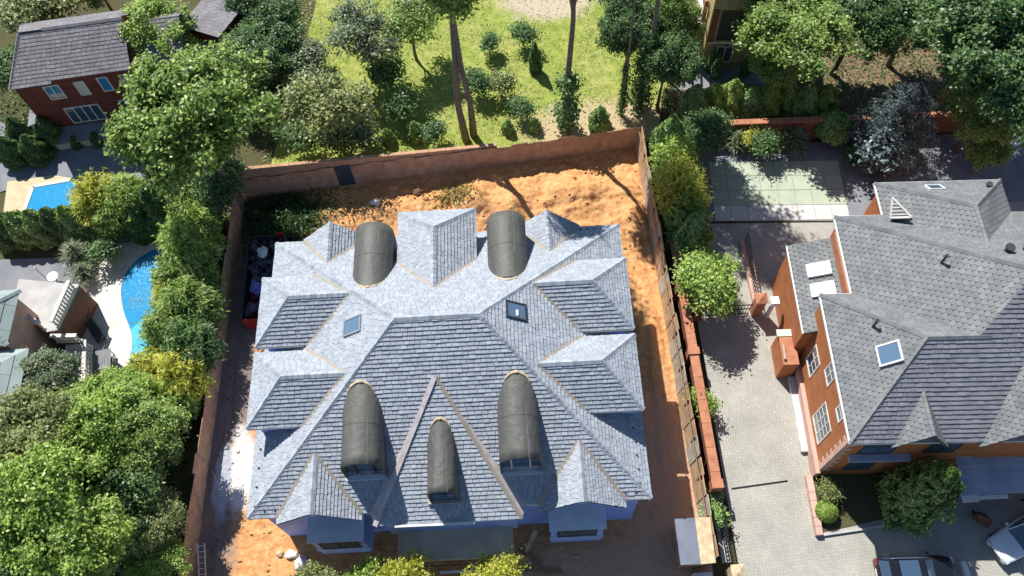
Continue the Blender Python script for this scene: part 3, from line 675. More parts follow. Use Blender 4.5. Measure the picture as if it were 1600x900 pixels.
# site shed against the right fence
sh = thing('site_shed', 'small flat roofed plywood shed against the right fence near the bottom', 'shed', (9.75, 9.6, 0), R(-2))
MB().box(-0.85, 0.9, -1.15, 1.15, 0, 2.3).build('wall', 'osb', sh)
MB().slab([(-1.05,-1.35,2.42),(0.2,-1.35,2.45),(0.2,1.35,2.45),(-1.05,1.35,2.42)], 0.05).build('roof_sheet', 'shedshade', sh)  # left half of the roof, its shade painted as a darker sheet
MB().slab([(0.21,-1.35,2.45),(1.1,-1.3,2.47),(1.1,1.35,2.47),(0.21,1.35,2.45)], 0.05).build('roof_sheet', 'plywood', sh)
MB().box(-0.5, 0.3, -1.2, -1.151, 0.05, 1.95).build('door', 'wood', sh)
o = MB().box(-0.55, 0.6, -0.4, 0.4, 0, 0.9).build('white_tank', 'white'); o.location = (10.2, 7.6, 0.03); tag(o, 'white box below the plywood shed by the right fence', 'box')

# ------------------------------------------------------------------ neighbour on the right: drive, wall, yard
def pavermat():
    """small pavers: staggered rows, with a ring pattern in the middle of the drive"""
    m, n, l, b = new_mat('cream_paver'); b.inputs['Roughness'].default_value = 0.9
    geo = n.new('ShaderNodeNewGeometry')
    mp = n.new('ShaderNodeMapping'); mp.inputs['Rotation'].default_value = (0, 0, R(45)); l.new(geo.outputs['Position'], mp.inputs['Vector'])
    br = n.new('ShaderNodeTexBrick'); br.inputs['Scale'].default_value = 1.0; br.inputs['Brick Width'].default_value = 0.26; br.inputs['Row Height'].default_value = 0.15; br.inputs['Mortar Size'].default_value = 0.016; br.inputs['Mortar Smooth'].default_value = 0.4
    br.inputs['Color1'].default_value = rgb((0.44, 0.42, 0.37)); br.inputs['Color2'].default_value = rgb((0.37, 0.36, 0.32)); br.inputs['Mortar'].default_value = rgb((0.25, 0.24, 0.21))
    l.new(mp.outputs[0], br.inputs['Vector'])
    vs = n.new('ShaderNodeVectorMath'); vs.operation = 'SUBTRACT'; vs.inputs[1].default_value = (15.4, 16.3, 0); l.new(geo.outputs['Position'], vs.inputs[0])
    ln = n.new('ShaderNodeVectorMath'); ln.operation = 'LENGTH'; l.new(vs.outputs[0], ln.inputs[0])
    sx = n.new('ShaderNodeSeparateXYZ'); l.new(vs.outputs[0], sx.inputs[0])
    an = n.new('ShaderNodeMath'); an.operation = 'ARCTAN2'; l.new(sx.outputs[1], an.inputs[0]); l.new(sx.outputs[0], an.inputs[1])
    am = n.new('ShaderNodeMath'); am.operation = 'MULTIPLY'; am.inputs[1].default_value = 1.4; l.new(an.outputs[0], am.inputs[0])
    cb = n.new('ShaderNodeCombineXYZ'); l.new(am.outputs[0], cb.inputs[0]); l.new(ln.outputs['Value'], cb.inputs[1])
    b2 = n.new('ShaderNodeTexBrick'); b2.inputs['Scale'].default_value = 1.0; b2.inputs['Brick Width'].default_value = 0.22; b2.inputs['Row Height'].default_value = 0.16; b2.inputs['Mortar Size'].default_value = 0.014
    for i, k in enumerate(('Color1', 'Color2', 'Mortar')): b2.inputs[k].default_value = br.inputs[k].default_value
    l.new(cb.outputs[0], b2.inputs['Vector'])
    mr = n.new('ShaderNodeMath'); mr.operation = 'LESS_THAN'; mr.inputs[1].default_value = 2.2; l.new(ln.outputs['Value'], mr.inputs[0])
    mx = n.new('ShaderNodeMix'); mx.data_type = 'RGBA'; l.new(mr.outputs[0], mx.inputs[0]); l.new(br.outputs['Color'], mx.inputs[6]); l.new(b2.outputs['Color'], mx.inputs[7])
    nz = n.new('ShaderNodeTexNoise'); nz.inputs['Scale'].default_value = 0.5; nz.inputs['Detail'].default_value = 6; l.new(geo.outputs['Position'], nz.inputs['Vector'])
    m2 = n.new('ShaderNodeMapRange'); m2.inputs[1].default_value = 0.3; m2.inputs[2].default_value = 0.7; m2.inputs[3].default_value = 0.84; m2.inputs[4].default_value = 1.08; l.new(nz.outputs['Fac'], m2.inputs[0])
    mm = n.new('ShaderNodeMix'); mm.data_type = 'RGBA'; mm.blend_type = 'MULTIPLY'; mm.inputs[0].default_value = 1; l.new(mx.outputs[2], mm.inputs[6]); l.new(m2.outputs[0], mm.inputs[7])
    l.new(mm.outputs[2], b.inputs['Base Color'])
    return m
MT['paver'] = pavermat()
struct(MB().prism([(12.55, 2), (45, 2), (45, 33), (30, 33), (25, 32.3), (15, 33), (13.0, 33)], -0.03, 0.012).build('driveway', 'paver'))
sheet('yard_paving', [(13.0, 33.2), (15.1, 33.2), (25.3, 32.4), (31, 32.2), (36, 30), (46, 30), (46, 39.6), (13.0, 39.9)], 0.008, 'greypave')
cy_ = thing('paved_court', 'court of large pale square slabs beyond the right house', 'paving', (15.6, 33.2, 0), R(-4.0))
sl_ = MB().box(0, 1.22, 0, 1.32, 0.005, 0.045).mesh('slab'); sl_.materials.append(MT['slab'])
for i in range(8):
    for j in range(4):
        o = link('slab', sl_, None, cy_); o.location = (i*1.25, j*1.36, 0.002*((i*3+j*5) % 4))
        if j == 0 or i < 2: o.material_slots[0].link = 'OBJECT'; o.material_slots[0].material = MT['slabwhite'] if j == 0 else MT['slab']
MB().bar((13.1, 13.1, 0.0), (16.75, 13.35, 0.0), 0.13, 0.04, lift=0.0).build('drain', 'iron')
tag(bpy.data.objects['drain'], 'narrow dark drain across the cream paved drive', 'drain')
# boundary wall with terracotta coping
bw = thing('boundary_wall', 'boundary wall with terracotta coping between the plot fence and the drive', 'wall', (11.75, 12.9, 0))
MB().box(-0.16, 0.16, 0, 19.0, -0.05, 2.1).build('wall_face', 'brickwall', bw)
for k in range(24):
    y0 = k*0.79; MB().box(-0.30, 0.30, y0+0.01, y0+0.78, 2.1, 2.2+0.012*(k % 2)).build('coping_stone', 'coping', bw)
MB().box(-0.36, 0.36, -0.25, 0.3, -0.05, 2.35).build('end_pier', 'coping', bw)
MB().box(-0.38, 0.38, 8.7, 9.2, -0.05, 2.32).build('pier', 'coping', bw)
MB().box(-0.38, 0.38, 13.7, 14.2, -0.05, 2.32).build('pier', 'coping', bw)
rl = thing('iron_railing', 'dark iron railing at the bottom end of the boundary wall', 'railing', (11.95, 8.4, 0))
for k in range(15): MB().tube([(0,k*0.24,0), (0,k*0.24,1.9)], 0.025, 6).build('bar', 'iron', rl)
for z in (0.3, 1.0, 1.75): MB().bar((0,0,z), (0,3.4,z), 0.06, 0.05).build('rail', 'iron', rl)
MB().box(-0.3, 0.3, 0.2, 3.2, 0.0, 0.25).build('plinth', 'concrete', rl)
o = MB().box(-0.35, 0.35, -0.4, 0.4, 0, 2.1).add([(-0.4,-0.45,2.1),(0.4,-0.45,2.1),(0.4,0.45,2.1),(-0.4,0.45,2.1),(0,0,2.35)], [(0,1,4),(1,2,4),(2,3,4),(3,0,4)]).build('gate_pillar', 'plywood'); o.location = (12.1, 7.7, 0); tag(o, 'sandy gate pillar at the bottom end of the iron railing', 'pillar')
# gate across the drive
gt = thing('iron_gate', 'dark iron gate across the drive under the small green tree', 'gate', (13.1, 25.3, 0))
for k in range(17): MB().tube([(k*0.21, 0.0, 0.1), (k*0.21, 0, 1.55+0.25*math.sin(PI*k/16))], 0.022, 6).build('bar', 'iron', gt)
for z in (0.2, 0.9, 1.5): MB().bar((0,0,z), (3.4,0,z), 0.05, 0.06).build('rail', 'iron', gt)
for i, (x, y, lab) in enumerate(((12.75, 25.3, 'brick gate pillar between the boundary wall and the iron gate'), (17.0, 25.4, 'terracotta gate pillar beside the white post near the right house'))):
    g_ = thing('gate_pillar', lab, 'pillar', (x, y, 0))
    MB().box(-0.32, 0.32, -0.32, 0.32, 0, 2.2).build('shaft', 'brickwall' if i == 0 else 'coping', g_); MB().add([(-0.42,-0.42,2.2),(0.42,-0.42,2.2),(0.42,0.42,2.2),(-0.42,0.42,2.2),(0,0,2.5)], [(0,1,4),(1,2,4),(2,3,4),(3,0,4),(3,2,1,0)]).build('cap', 'coping', g_)
ir = thing('side_railing', 'brown iron railing beside the lean-to of the right house', 'railing', (17.1, 26.2, 0))
for k in range(17): MB().tube([(0.012*k, k*0.3, 0), (0.012*k, k*0.3, 1.7)], 0.03, 6).build('bar', 'iron', ir)
for z in (0.25, 1.6): MB().bar((0,0,z), (0.2,4.8,z), 0.06, 0.06).build('rail', 'wood', ir)
MB().box(-0.16, 0.16, -0.1, 4.9, 0, 0.45).build('plinth', 'pinkstone', ir)
o = MB().tube([(0,0,0), (0,0,2.2)], 0.16, 10).add([(-0.28,-0.28,2.2),(0.28,-0.28,2.2),(0.28,0.28,2.2),(-0.28,0.28,2.2),(-0.28,-0.28,2.6),(0.28,-0.28,2.6),(0.28,0.28,2.6),(-0.28,0.28,2.6)], [(0,3,2,1),(4,5,6,7),(0,1,5,4),(1,2,6,5),(2,3,7,6),(3,0,4,7)]).build('lamp_post', 'white'); o.location = (17.75, 25.0, 0); tag(o, 'white post with square head beside the terracotta gate pillar', 'post')
MB().box(0, 0.5, 0, 0.35, 0, 1.0)
sl2 = thing('porch', 'small terracotta side porch with pale sill against the right house', 'porch', (17.45, 20.4, 0), R(-3))
MB().box(0, 0.95, 0, 2.3, 0, 2.3).build('wall', 'orange', sl2); MB().box(-0.15, 1.0, 2.0, 2.5, 2.3, 2.42).build('roof_ledge', 'stone', sl2); MB().box(-0.05, 0.98, -0.02, 1.99, 2.3, 2.36).build('top', 'coping', sl2); MB().box(0.0, 0.12, 0.3, 1.3, 2.36, 2.6).build('parapet', 'pinkstone', sl2)

# ------------------------------------------------------------------ house on the right
rh = thing('brick_house', 'terracotta brick house with stepped green grey tiled hip roof', 'house', (18.3, 13.3, 0), R(-3))
EZ, T2 = 7.7, 0.80
def hip_part(x0, x1, y0, y1, seed, skip=(), inset=None):
    w2, d2 = (x1-x0), (y1-y0)
    if d2 <= w2: h = d2/2; a = (x0+(inset or h), (y0+y1)/2, EZ+h*T2); b = (x1-h, (y0+y1)/2, EZ+h*T2)
    else: h = w2/2; a = ((x0+x1)/2, y0+h, EZ+h*T2); b = ((x0+x1)/2, y1-h, EZ+h*T2)
    SW, SE, NE, NW = (x0,y0,EZ), (x1,y0,EZ), (x1,y1,EZ), (x0,y1,EZ)
    if d2 <= w2: F = dict(s=[SW,SE,b,a], n=[NE,NW,a,b], w=[NW,SW,a], e=[SE,NE,b])
    else: F = dict(s=[SW,SE,a], n=[NE,NW,b], w=[NW,SW,a,b], e=[SE,NE,b,a])
    for i, k in enumerate('snwe'):
        if k == 'n': slope(rh, F[k], 0.27, 0.34, 'rect', 'rtile', 'rdeck', seed+i, t=0.022)
        elif k == 's': slope(rh, F[k], 0.27, 0.34, 'rect', 'rtile_s', 'rdeck', seed+i, t=0.05)
        else: slope(rh, F[k], 0.30, 0.36, 'hex', 'rtile', 'rdeck', seed+i, t=0.024)
    P4 = dict(sw=(SW, a), nw=(NW, a if d2 <= w2 else b), se=(SE, b if d2 <= w2 else a), ne=(NE, b))
    for k, (p, q) in P4.items():
        if k not in skip: capline(p, q, rh, 'rtile', 0.3)
    if (Vector(a)-Vector(b)).length > 0.3: capline(a, b, rh, 'rtile', 0.3)
    return a, b
hip_part(0, 12.0, 0, 9.4, 201, ('se', 'ne'), 3.9); hip_part(1.92, 20, -0.01, 15.0, 211, ('sw',)); hip_part(5.0, 13.1, 2.5, 17.5, 221, ('sw', 'se'))
MB().box(0.25, 19.6, 0.35, 9.2, -0.05, 7.72).build('wall', 'orange', rh)
MB().box(2.2, 19.0, 9.2, 14.75, -0.05, 7.72).build('wall', 'orange', rh); MB().box(5.3, 12.8, 14.75, 17.2, -0.05, 7.72).build('wall', 'orange', rh)
gb = MB()
for p, q in (((0,0),(0,9.4)), ((0,9.4),(1.92,9.4)), ((1.92,9.4),(1.92,15)), ((0,0),(20,0)), ((1.92,15),(5,15)), ((5,15),(5,17.5)), ((5,17.5),(13.1,17.5)), ((13.1,17.5),(13.1,15))): gb.bar((p[0]-0.03,p[1],EZ-0.09), (q[0]-0.03,q[1],EZ-0.09), 0.12, 0.12)
gb.build('gutter', 'white', rh)
# plinth and quoins
MB().box(-0.02, 0.25, 0.15, 8.0, 0.0, 1.1).build('plinth', 'pinkstone', rh); MB().box(-0.45, -0.02, 1.8, 7.0, 0.0, 0.35).build('plinth_step', 'stone', rh)
for k in range(17):
    L2 = 0.55 if k % 2 else 0.32
    MB().box(0.225, 0.25+L2*0.0+0.02, 0.35, 0.35+L2, 0.6+k*0.42, 0.6+k*0.42+0.36).build('quoin', 'pinkstone', rh)
    MB().box(0.27, 0.25+L2, 0.325, 0.35, 0.6+k*0.42, 0.6+k*0.42+0.36).build('quoin', 'pinkstone', rh)
# windows in the west wall: recess, frame, panes, sill
def wwin(y0, y1, z0, z1, n=2, rows=3, grille=True):
    f_ = MB(); t = 0.08; xa, xb = 0.19, 0.30
    MB().box(0.24, 0.262, y0, y1, z0, z1).build('window_recess', 'darkframe', rh)
    f_.box(xa, xb-0.02, y0-0.1, y1+0.1, z0-0.16, z0); f_.box(xa+0.02, xb-0.03, y0-0.1, y0, z0, z1); f_.box(xa+0.02, xb-0.03, y1, y1+0.1, z0, z1); f_.box(xa+0.02, xb-0.03, y0-0.1, y1+0.1, z1, z1+0.12)
    for i in range(1, n): yy = y0+(y1-y0)*i/n; f_.box(0.21, 0.24, yy-t/2, yy+t/2, z0, z1)
    for i in range(1, rows): zz = z0+(z1-z0)*i/rows; f_.box(0.212, 0.238, y0, y1, zz-0.018, zz+0.018)
    o = f_.build('window', 'stone', rh)
    for i in range(n):
        ya = y0+(y1-y0)*i/n+t/2; yb = y0+(y1-y0)*(i+1)/n-t/2; MB().box(0.232, 0.2395, ya, yb, z0+0.01, z1-0.01).build('pane', 'glass', o)
wwin(1.9, 3.6, 1.8, 4.3, 3, 4); wwin(6.1, 7.3, 2.6, 4.6, 2, 3); wwin(4.4, 5.3, 5.4, 7.0, 2, 2); wwin(1.9, 2.6, 6.0, 7.0, 1, 2)
# lean-to with roof windows
lt = MB().box(-0.42, 2.19, 8.2, 14.2, -0.05, 5.0).build('lean_to', 'orange', rh)
lp = [(-0.55, 8.0, 5.12), (2.15, 8.0, 6.1), (2.15, 14.4, 6.1), (-0.55, 14.4, 5.12)]
slope(rh, lp, 0.30, 0.36, 'hex', 'rtile', 'rdeck', 240, name='lean_to_roof', t=0.04)
MB().box(2.0, 2.19, 9.45, 14.3, 6.0, 6.9).build('parapet', 'coping', rh); MB().bar((-0.58, 8.0, 5.05), (-0.58, 14.4, 5.05), 0.1, 0.12).build('gutter', 'white', rh)
sn = Vector((-0.363, 0, 1)).normalized()
for y, m_ in ((12.2, 'white'), (10.75, 'lampglass')):
    x = 1.0; skylight(rh, (x, y, 5.12+(x+0.55)*0.363), (0,1,0), (1,0,0.363), sn, 0.95, 1.5, m=m_, fm='white', h=0.22)
# roof windows and vents on the main roof
x, y = 2.35, 4.4; skylight(rh, (x, y, EZ+x*0.964), (0,1,0), (1,0,0.964), (-0.964,0,1), 1.25, 1.35, fm='white', h=0.2)
x, y = 8.2, 16.3; skylight(rh, (x, y, EZ+(17.5-y)*T2), (1,0,0), (0,-1,T2), (0,T2,1), 1.0, 0.9, m='glass', fm='white')
def vent(x, y, z, h=0.75, r=0.07): 
    o = MB().tube([(x,y,z-0.2), (x,y,z+h)], r, 8).build('vent_pipe', 'darkframe', rh); MB().tube([(x,y,z+h), (x,y,z+h+0.1)], r*1.7, 8).build('vent_cap', 'darkframe', o)
vent(1.9, 6.3, EZ+1.9*0.964); vent(6.0, 9.6, EZ+4.1*T2); vent(9.3, 9.7, EZ+5.3*T2, 0.4, 0.16); vent(10.4, 9.8, EZ+5.2*T2, 0.35, 0.16); vent(11.6, 16.4, EZ+1.0*T2, 0.3, 0.12)
dsh = MB(); N = 14
ring = [[(10.0+0.38*r*math.cos(2*PI*i/N), 9.0+0.3*r*math.sin(2*PI*i/N), EZ+6.0*T2+0.55+0.14*(r*r)) for i in range(N)] for r in (0.05, 0.5, 1.0)]
dsh.add([p for r in ring for p in r], [(k*N+i, k*N+(i+1) % N, (k+1)*N+(i+1) % N, (k+1)*N+i) for k in range(2) for i in range(N)]+[tuple(range(N))])
o = dsh.build('satellite_dish', 'white', rh); MB().tube([(10.0,9.0,EZ+5.4*T2), (10.0,9.0,EZ+6.0*T2+0.55)], 0.04, 6).build('mast', 'metal', o)
# triangular vent gablet on the north part
c3, s3 = math.cos(R(3)), math.sin(R(3))
def rl_(px, py, z): p = at(px, py, z); dx, dy = p.x-18.3, p.y-13.3; return Vector((c3*dx-s3*dy, s3*dx+c3*dy, z))
g0, g1, g2 = rl_(1394, 309, 9.05), rl_(1391, 341, 8.75), rl_(1424, 340, 9.35)
tvo = MB().slab([g0, g1, g2], 0.5).build('vent_gablet', 'rtile', rh)
for p, q in ((g0, g1), (g0, g2), (g1, g2)): MB().bar(p, q, 0.14, 0.07, lift=0.03).build('vent_frame', 'concrete', tvo)
for k in range(4):
    t = 0.35+0.17*k; MB().bar(g0.lerp(g1, t), g0.lerp(g2, t), 0.07, 0.05, lift=0.03).build('louvre', 'concrete', tvo)
# gablets over the front
def fgable(xc, hw, yf, zr, seed):
    yb = (zr-EZ)/T2+0.5
    for s in (-1, 1):
        slope(rh, [(xc+s*hw,yf,EZ-0.25),(xc,yf,zr),(xc,yb,zr),(xc+s*hw,0.6,EZ-0.25)], 0.28, 0.34, 'hex', 'rtile', 'rdeck', seed+s, name='gablet_roof', t=0.035)
    capline((xc,yf,zr),(xc,yb-0.5,zr), rh, 'rtile', 0.26)
    MB().add([(xc-hw+0.3,0.2,7.2),(xc+hw-0.3,0.2,7.2),(xc,0.2,zr-0.25),(xc-hw+0.3,0.34,7.2),(xc+hw-0.3,0.34,7.2),(xc,0.34,zr-0.25)], [(0,1,2),(5,4,3),(0,3,4,1),(1,4,5,2),(2,5,3,0)]).build('gablet_wall', 'white', rh)
fgable(3.85, 1.6, -0.25, 9.55, 251); fgable(9.25, 2.1, -0.3, 10.6, 255)
win2(rh, 1.4, 3.4, 0.35, 4.6, 6.6, n=2, fm='darkframe'); win2(rh, 5.2, 7.0, 0.35, 4.6, 6.6, n=2, fm='darkframe'); win2(rh, 1.6, 3.2, 0.35, 1.2, 3.2, n=2, fm='darkframe')
MB().box(1.0, 4.6, -0.1, 0.34, 4.2, 4.35).build('balcony_ledge', 'canopy', rh)
# planting bed in front of the house, low wall
struct(MB().prism([(18.0,10.0),(23.1,10.7),(26.0,10.9),(26.3,13.6),(18.4,13.6)], 0.0, 0.06).build('planting_bed', 'darklawn'))
lw = thing('bed_wall', 'low pink stone edging wall beside the drive at the house corner', 'wall', (17.85, 9.8, 0), R(-2.5))
for k in range(7): MB().box(-0.18, 0.22, k*0.53+0.01, k*0.53+0.52, 0, 0.45+0.02*(k % 3)).build('block', 'pinkstone', lw)
MB().bar((0.3, 0.05, 0.1), (8.3, 1.0, 0.1), 0.14, 0.2).build('kerb', 'concrete', lw)
# carport roof with wavy metal tile rows
cp = thing('carport', 'dark blue metal tiled carport roof with white edge at right', 'carport', (26.0, 11.0, 0), R(-1))
NW_ = 7
for r in range(NW_):
    y0 = 0.05+r*0.54; z0 = 2.75+r*0.13; mb = MB(); n = 40; vs = []
    for (yy, zz) in ((y0, z0+0.10), (y0+0.56, z0+0.13), (y0, z0-0.04)):
        for i in range(n+1):
            x = 5.2*i/n; vs.append((x, yy, zz+0.10*math.sin(x*2.6)))
    fs = [(i, i+1, n+2+i, n+1+i) for i in range(n)] + [(2*n+2+i, 2*n+3+i, i+1, i) for i in range(n)]
    mb.add(vs, fs); mb.build('tile_row', 'canopy', cp, smooth=False)
ew = MB()
for i in range(4): ew.bar((0.0+i*0.68, -0.10+0.14*0, 2.72+0.0*i), (0.66+i*0.68, -0.10, 2.72), 0.22, 0.06)
ew.build('edge_trim', 'white', cp); MB().box(-0.1, 0.9, -0.35, 0.2, 2.78, 2.84).build('white_slat', 'white', cp)
for x, y in ((0.15, 0.2), (5.0, 0.2), (0.15, 3.6), (5.0, 3.6)): MB().tube([(x,y,0), (x,y,2.7)], 0.06, 8).build('post', 'iron', cp)
# a cat-sized bundle under the carport edge
o = MB().blob((0,0,0.35), (0.28, 0.6, 0.35), seed=3, k=12, m=8, rough=0.5).build('bundle', 'brickwall', smooth=True); o.location = (28.0, 10.1, 0.02); o.rotation_euler = (0, 0, 0.6); tag(o, 'brown wrapped bundle on the ground below the carport edge', 'bundle')
# back wall of the right garden
bk = thing('rear_wall', 'dark red wall at the far side of the right yard', 'wall', (12.8, 40.9, 0), R(-2.2))
MB().box(0, 26, -0.15, 0.15, -0.05, 2.0).build('wall_face', 'brickwall', bk)
for k in range(26): MB().box(k*1.0+0.01, k*1.0+0.99, -0.24, 0.24, 2.0, 2.1+0.01*(k % 2)).build('coping_stone', 'coping', bk)
struct(MB().prism([(13.2,41.2),(46,40.2),(46,60),(24,60),(22,46),(14.2,46)], -0.04, 0.004).build('leaf_litter', 'barkmulch'))
struct(MB().prism([(14.3,46.02),(21.9,46.02),(25,60),(30,75),(18.4,75),(18.4,50)], -0.03, 0.016).build('lane', 'greypave'))

# ------------------------------------------------------------------ cars
def car(label, loc, rz, paint, trim, L=4.7, W=1.9, H=1.7, rails=True):
    c = thing('parked_car', label, 'car', loc, rz)
    st = [(-0.5, 0.78, 0.45, 0.80), (-0.488, 0.90, 0.33, 0.98), (-0.44, 0.97, 0.28, 1.03), (-0.2, 1.0, 0.26, 1.02), (0.12, 1.0, 0.26, 1.0), (0.22, 0.99, 0.27, 0.99), (0.36, 0.965, 0.30, 0.93), (0.45, 0.90, 0.33, 0.84), (0.49, 0.80, 0.38, 0.74), (0.5, 0.70, 0.45, 0.66)]
    v = []; f = []
    for (x, w_, z0, z1) in st:
        w2 = W/2*w_; X = x*L; zm = z0+(z1-z0)*0.55
        v += [(X,-w2*0.92,z0),(X,-w2,z0+0.12),(X,-w2,zm),(X,-w2*0.965,z1-0.06),(X,-w2*0.86,z1),(X,-w2*0.4,z1+0.045),(X,w2*0.4,z1+0.045),(X,w2*0.86,z1),(X,w2*0.965,z1-0.06),(X,w2,zm),(X,w2,z0+0.12),(X,w2*0.92,z0)]
    n = 12
    for k in range(len(st)-1):
        for i in range(n): f.append((k*n+i, (k+1)*n+i, (k+1)*n+(i+1) % n, k*n+(i+1) % n))
    f += [tuple(range(n)), tuple(range(len(st)*n-1, (len(st)-1)*n-1, -1))]
    body = MB().add(v, f).build('body', paint, c, smooth=True)
    # cabin
    zb = 1.0; hb, ht = W/2*0.90, W/2*0.70
    X = lambda t: t*L
    bot = [(X(-0.475), hb*0.93), (X(-0.30), hb), (X(0.05), hb), (X(0.215), hb*0.90)]; top = [(X(-0.385), ht*0.92), (X(-0.30), ht), (X(0.0), ht), (X(0.055), ht*0.93)]
    vs = [(x, -y, zb-0.02) for x, y in bot] + [(x, y, zb-0.02) for x, y in reversed(bot)] + [(x, -y, H-0.03 if i in (0, 3) else H) for i, (x, y) in enumerate(top)] + [(x, y, H-0.03 if i in (0, 3) else H) for i, (x, y) in reversed(list(enumerate(top)))]
    fs = [(i, (i+1) % 8, 8+(i+1) % 8, 8+i) for i in range(8)] + [(8, 9, 14, 15), (9, 10, 13, 14), (10, 11, 12, 13)]
    cab = MB().add(vs, fs).build('cabin', paint, c)
    def pane(name, q, inset=0.1, off=0.012, m='glass'):
        q = [Vector(p) for p in q]; ce = sum(q, Vector())/len(q); nn = (q[1]-q[0]).cross(q[2]-q[0]).normalized()
        if nn.dot(ce-Vector((-0.3, 0, 1.2))) < 0: nn = -nn
        q = [p+(ce-p)*inset+nn*off for p in q]; return MB().slab(q, 0.01).build(name, m, cab) if nn.z > 0.02 else MB().add(q, [(0,1,2,3)]).build(name, m, cab)
    V = [Vector(p) for p in vs]
    pane('windscreen', [V[3], V[4], V[12], V[11]], 0.10); pane('rear_window', [V[0], V[7], V[15], V[8]], 0.14)
    for s in (0, 1):
        for i in (0, 1, 2):
            a = i if s == 0 else 7-i; b = a+1 if s == 0 else a-1
            pane('side_window', [V[a], V[b], V[b+8], V[a+8]], 0.13)
    pane('sunroof', [V[9], V[10], V[13], V[14]], 0.2, 0.008)
    if rails:
        for s in (-1, 1): MB().tube([(X(-0.36), s*ht*0.96, H), (X(-0.33), s*ht*0.97, H+0.07), (X(-0.02), s*ht*0.97, H+0.07), (X(0.01), s*ht*0.96, H)], 0.025, 6).build('roof_rail', trim, cab)
    for sx in (-0.31, 0.31):
        for s in (-1, 1):
            y = s*(W/2-0.10); wh = MB().tube([(X(sx), y-0.11, 0.34), (X(sx), y+0.11, 0.34)], 0.34, 20).build('wheel', 'rubber', c); MB().tube([(X(sx), y-0.115, 0.34), (X(sx), y+0.115, 0.34)], 0.22, 14).build('rim', 'chrome', wh)
    for s in (-1, 1):
        MB().box(X(0.445), X(0.492), s*W*0.33-0.2, s*W*0.33+0.2, 0.70, 0.80).build('headlight', 'lampglass', c)
        MB().box(X(-0.503), X(-0.478), s*W*0.33-0.2, s*W*0.33+0.2, 0.80, 0.98).build('tail_light', 'redlens', c)
        MB().blob((X(0.16), s*(W/2+0.08), 1.03), (0.1, 0.12, 0.08), seed=1, k=8, m=6, rough=0.05).build('mirror', paint, c, smooth=True)
    MB().box(X(0.47), X(0.503), -0.45, 0.45, 0.5, 0.66).build('grille', 'darkframe', c); MB().box(X(-0.506), X(-0.49), -0.26, 0.26, 0.62, 0.74).build('number_plate', 'white', c)
    return c
car('black estate car with silver roof rails at the bottom edge of the drive', (22.95, 7.2, 0.012), R(-2.5), 'carblack', 'chrome')
car('white car parked at the right edge below the carport', (30.15, 8.95, 0.012), R(24+180), 'carwhite', 'chrome')
o = MB().box(-0.45, 0.45, -0.14, 0.14, 0, 0.4).build('kerb_block', 'white'); o.location = (26.1, 7.25, 0.012); o.rotation_euler = (0, 0, R(95)); tag(o, 'white block on the paving between the two cars', 'block')

# ------------------------------------------------------------------ upper left: brick house, shaded yard, small pool
def px2(*pts): return [(at(*p).x, at(*p).y) for p in pts]
struct(MB().prism(px2((0,300),(0,190),(90,235),(210,205),(260,215),(255,290),(110,283),(85,277)), -0.03, 0.006).build('side_yard', 'greypave'))
th = thing('red_brick_house', 'dark red brick house with grey roof and white windows at upper left', 'house', (-36.6, 45.6, 0), R(5.5))
MB().box(0, 9.2, 0, 6.1, -0.05, 6.3).build('wall', 'redwall', th)
MB().box(9.2, 12.5, 0.9, 6.1, -0.05, 5.6).build('wall', 'redwall', th)
def lslope(p, seed): slope(th, p, 0.30, 0.40, 'rect', 'ltile', 'deck', seed, t=0.03)
lslope([(-0.1,-0.35,6.25),(3.0,-0.35,6.25),(3.0,3.2,8.2),(1.2,3.2,8.2)], 301); lslope([(-0.1,-0.35,6.25),(-0.1,6.4,6.25),(1.2,3.2,8.2)], 302)
lslope([(3.0,-0.2,6.45),(9.0,-0.2,6.45),(9.0,3.2,8.35),(3.0,3.2,8.35)], 303); lslope([(-0.1,6.4,6.3),(9.0,6.4,6.3),(9.0,3.2,8.33),(1.2,3.2,8.33)], 304)
lslope([(9.15,0.5,5.6),(12.9,0.5,5.6),(12.9,3.6,7.5),(9.15,3.6,7.5)], 305); lslope([(9.15,6.4,5.8),(12.9,6.4,5.8),(12.9,3.6,7.48),(9.15,3.6,7.48)], 306)
capline((3.0,3.2,8.37), (9.0,3.2,8.37), th, 'ltile'); capline((-0.1,-0.35,6.25), (1.2,3.2,8.22), th, 'ltile')
MB().add([(9.0,-0.1,5.9),(9.0,6.3,5.9),(9.0,3.2,8.6),(9.13,-0.1,5.9),(9.13,6.3,5.9),(9.13,3.2,8.6)], [(0,2,1),(3,4,5),(0,1,4,3),(1,2,5,4),(2,0,3,5)]).build('party_wall', 'redwall', th)
skylight(th, (10.6, 2.0, 5.6+1.5*0.613), (1,0,0), (0,1,0.613), (0,-0.613,1), 1.2, 1.7, m='glass', fm='metal', h=0.3)
for x0, x1, z0, z1, n, gm in ((2.0, 3.2, 4.3, 5.8, 2, 'glass'), (4.3, 5.1, 4.3, 5.8, 1, 'stone'), (6.1, 6.9, 4.4, 5.9, 1, 'pool'), (7.8, 8.7, 4.4, 5.9, 1, 'skyglass'), (2.3, 5.0, 1.4, 3.2, 4, 'glass'), (6.6, 8.8, 1.5, 3.2, 3, 'glass')):
    win2(th, x0, x1, 0, z0, z1, -1, n, 'white', gm, 0.08)
MB().slab([(0.3,-1.5,0.9),(8.9,-1.5,0.9),(8.9,-0.01,1.15),(0.3,-0.01,1.15)], 0.12).build('plinth_roof', 'greypave', th); MB().box(0.5, 8.8, -1.35, -0.005, -0.05, 0.78).build('plinth', 'stone', th)
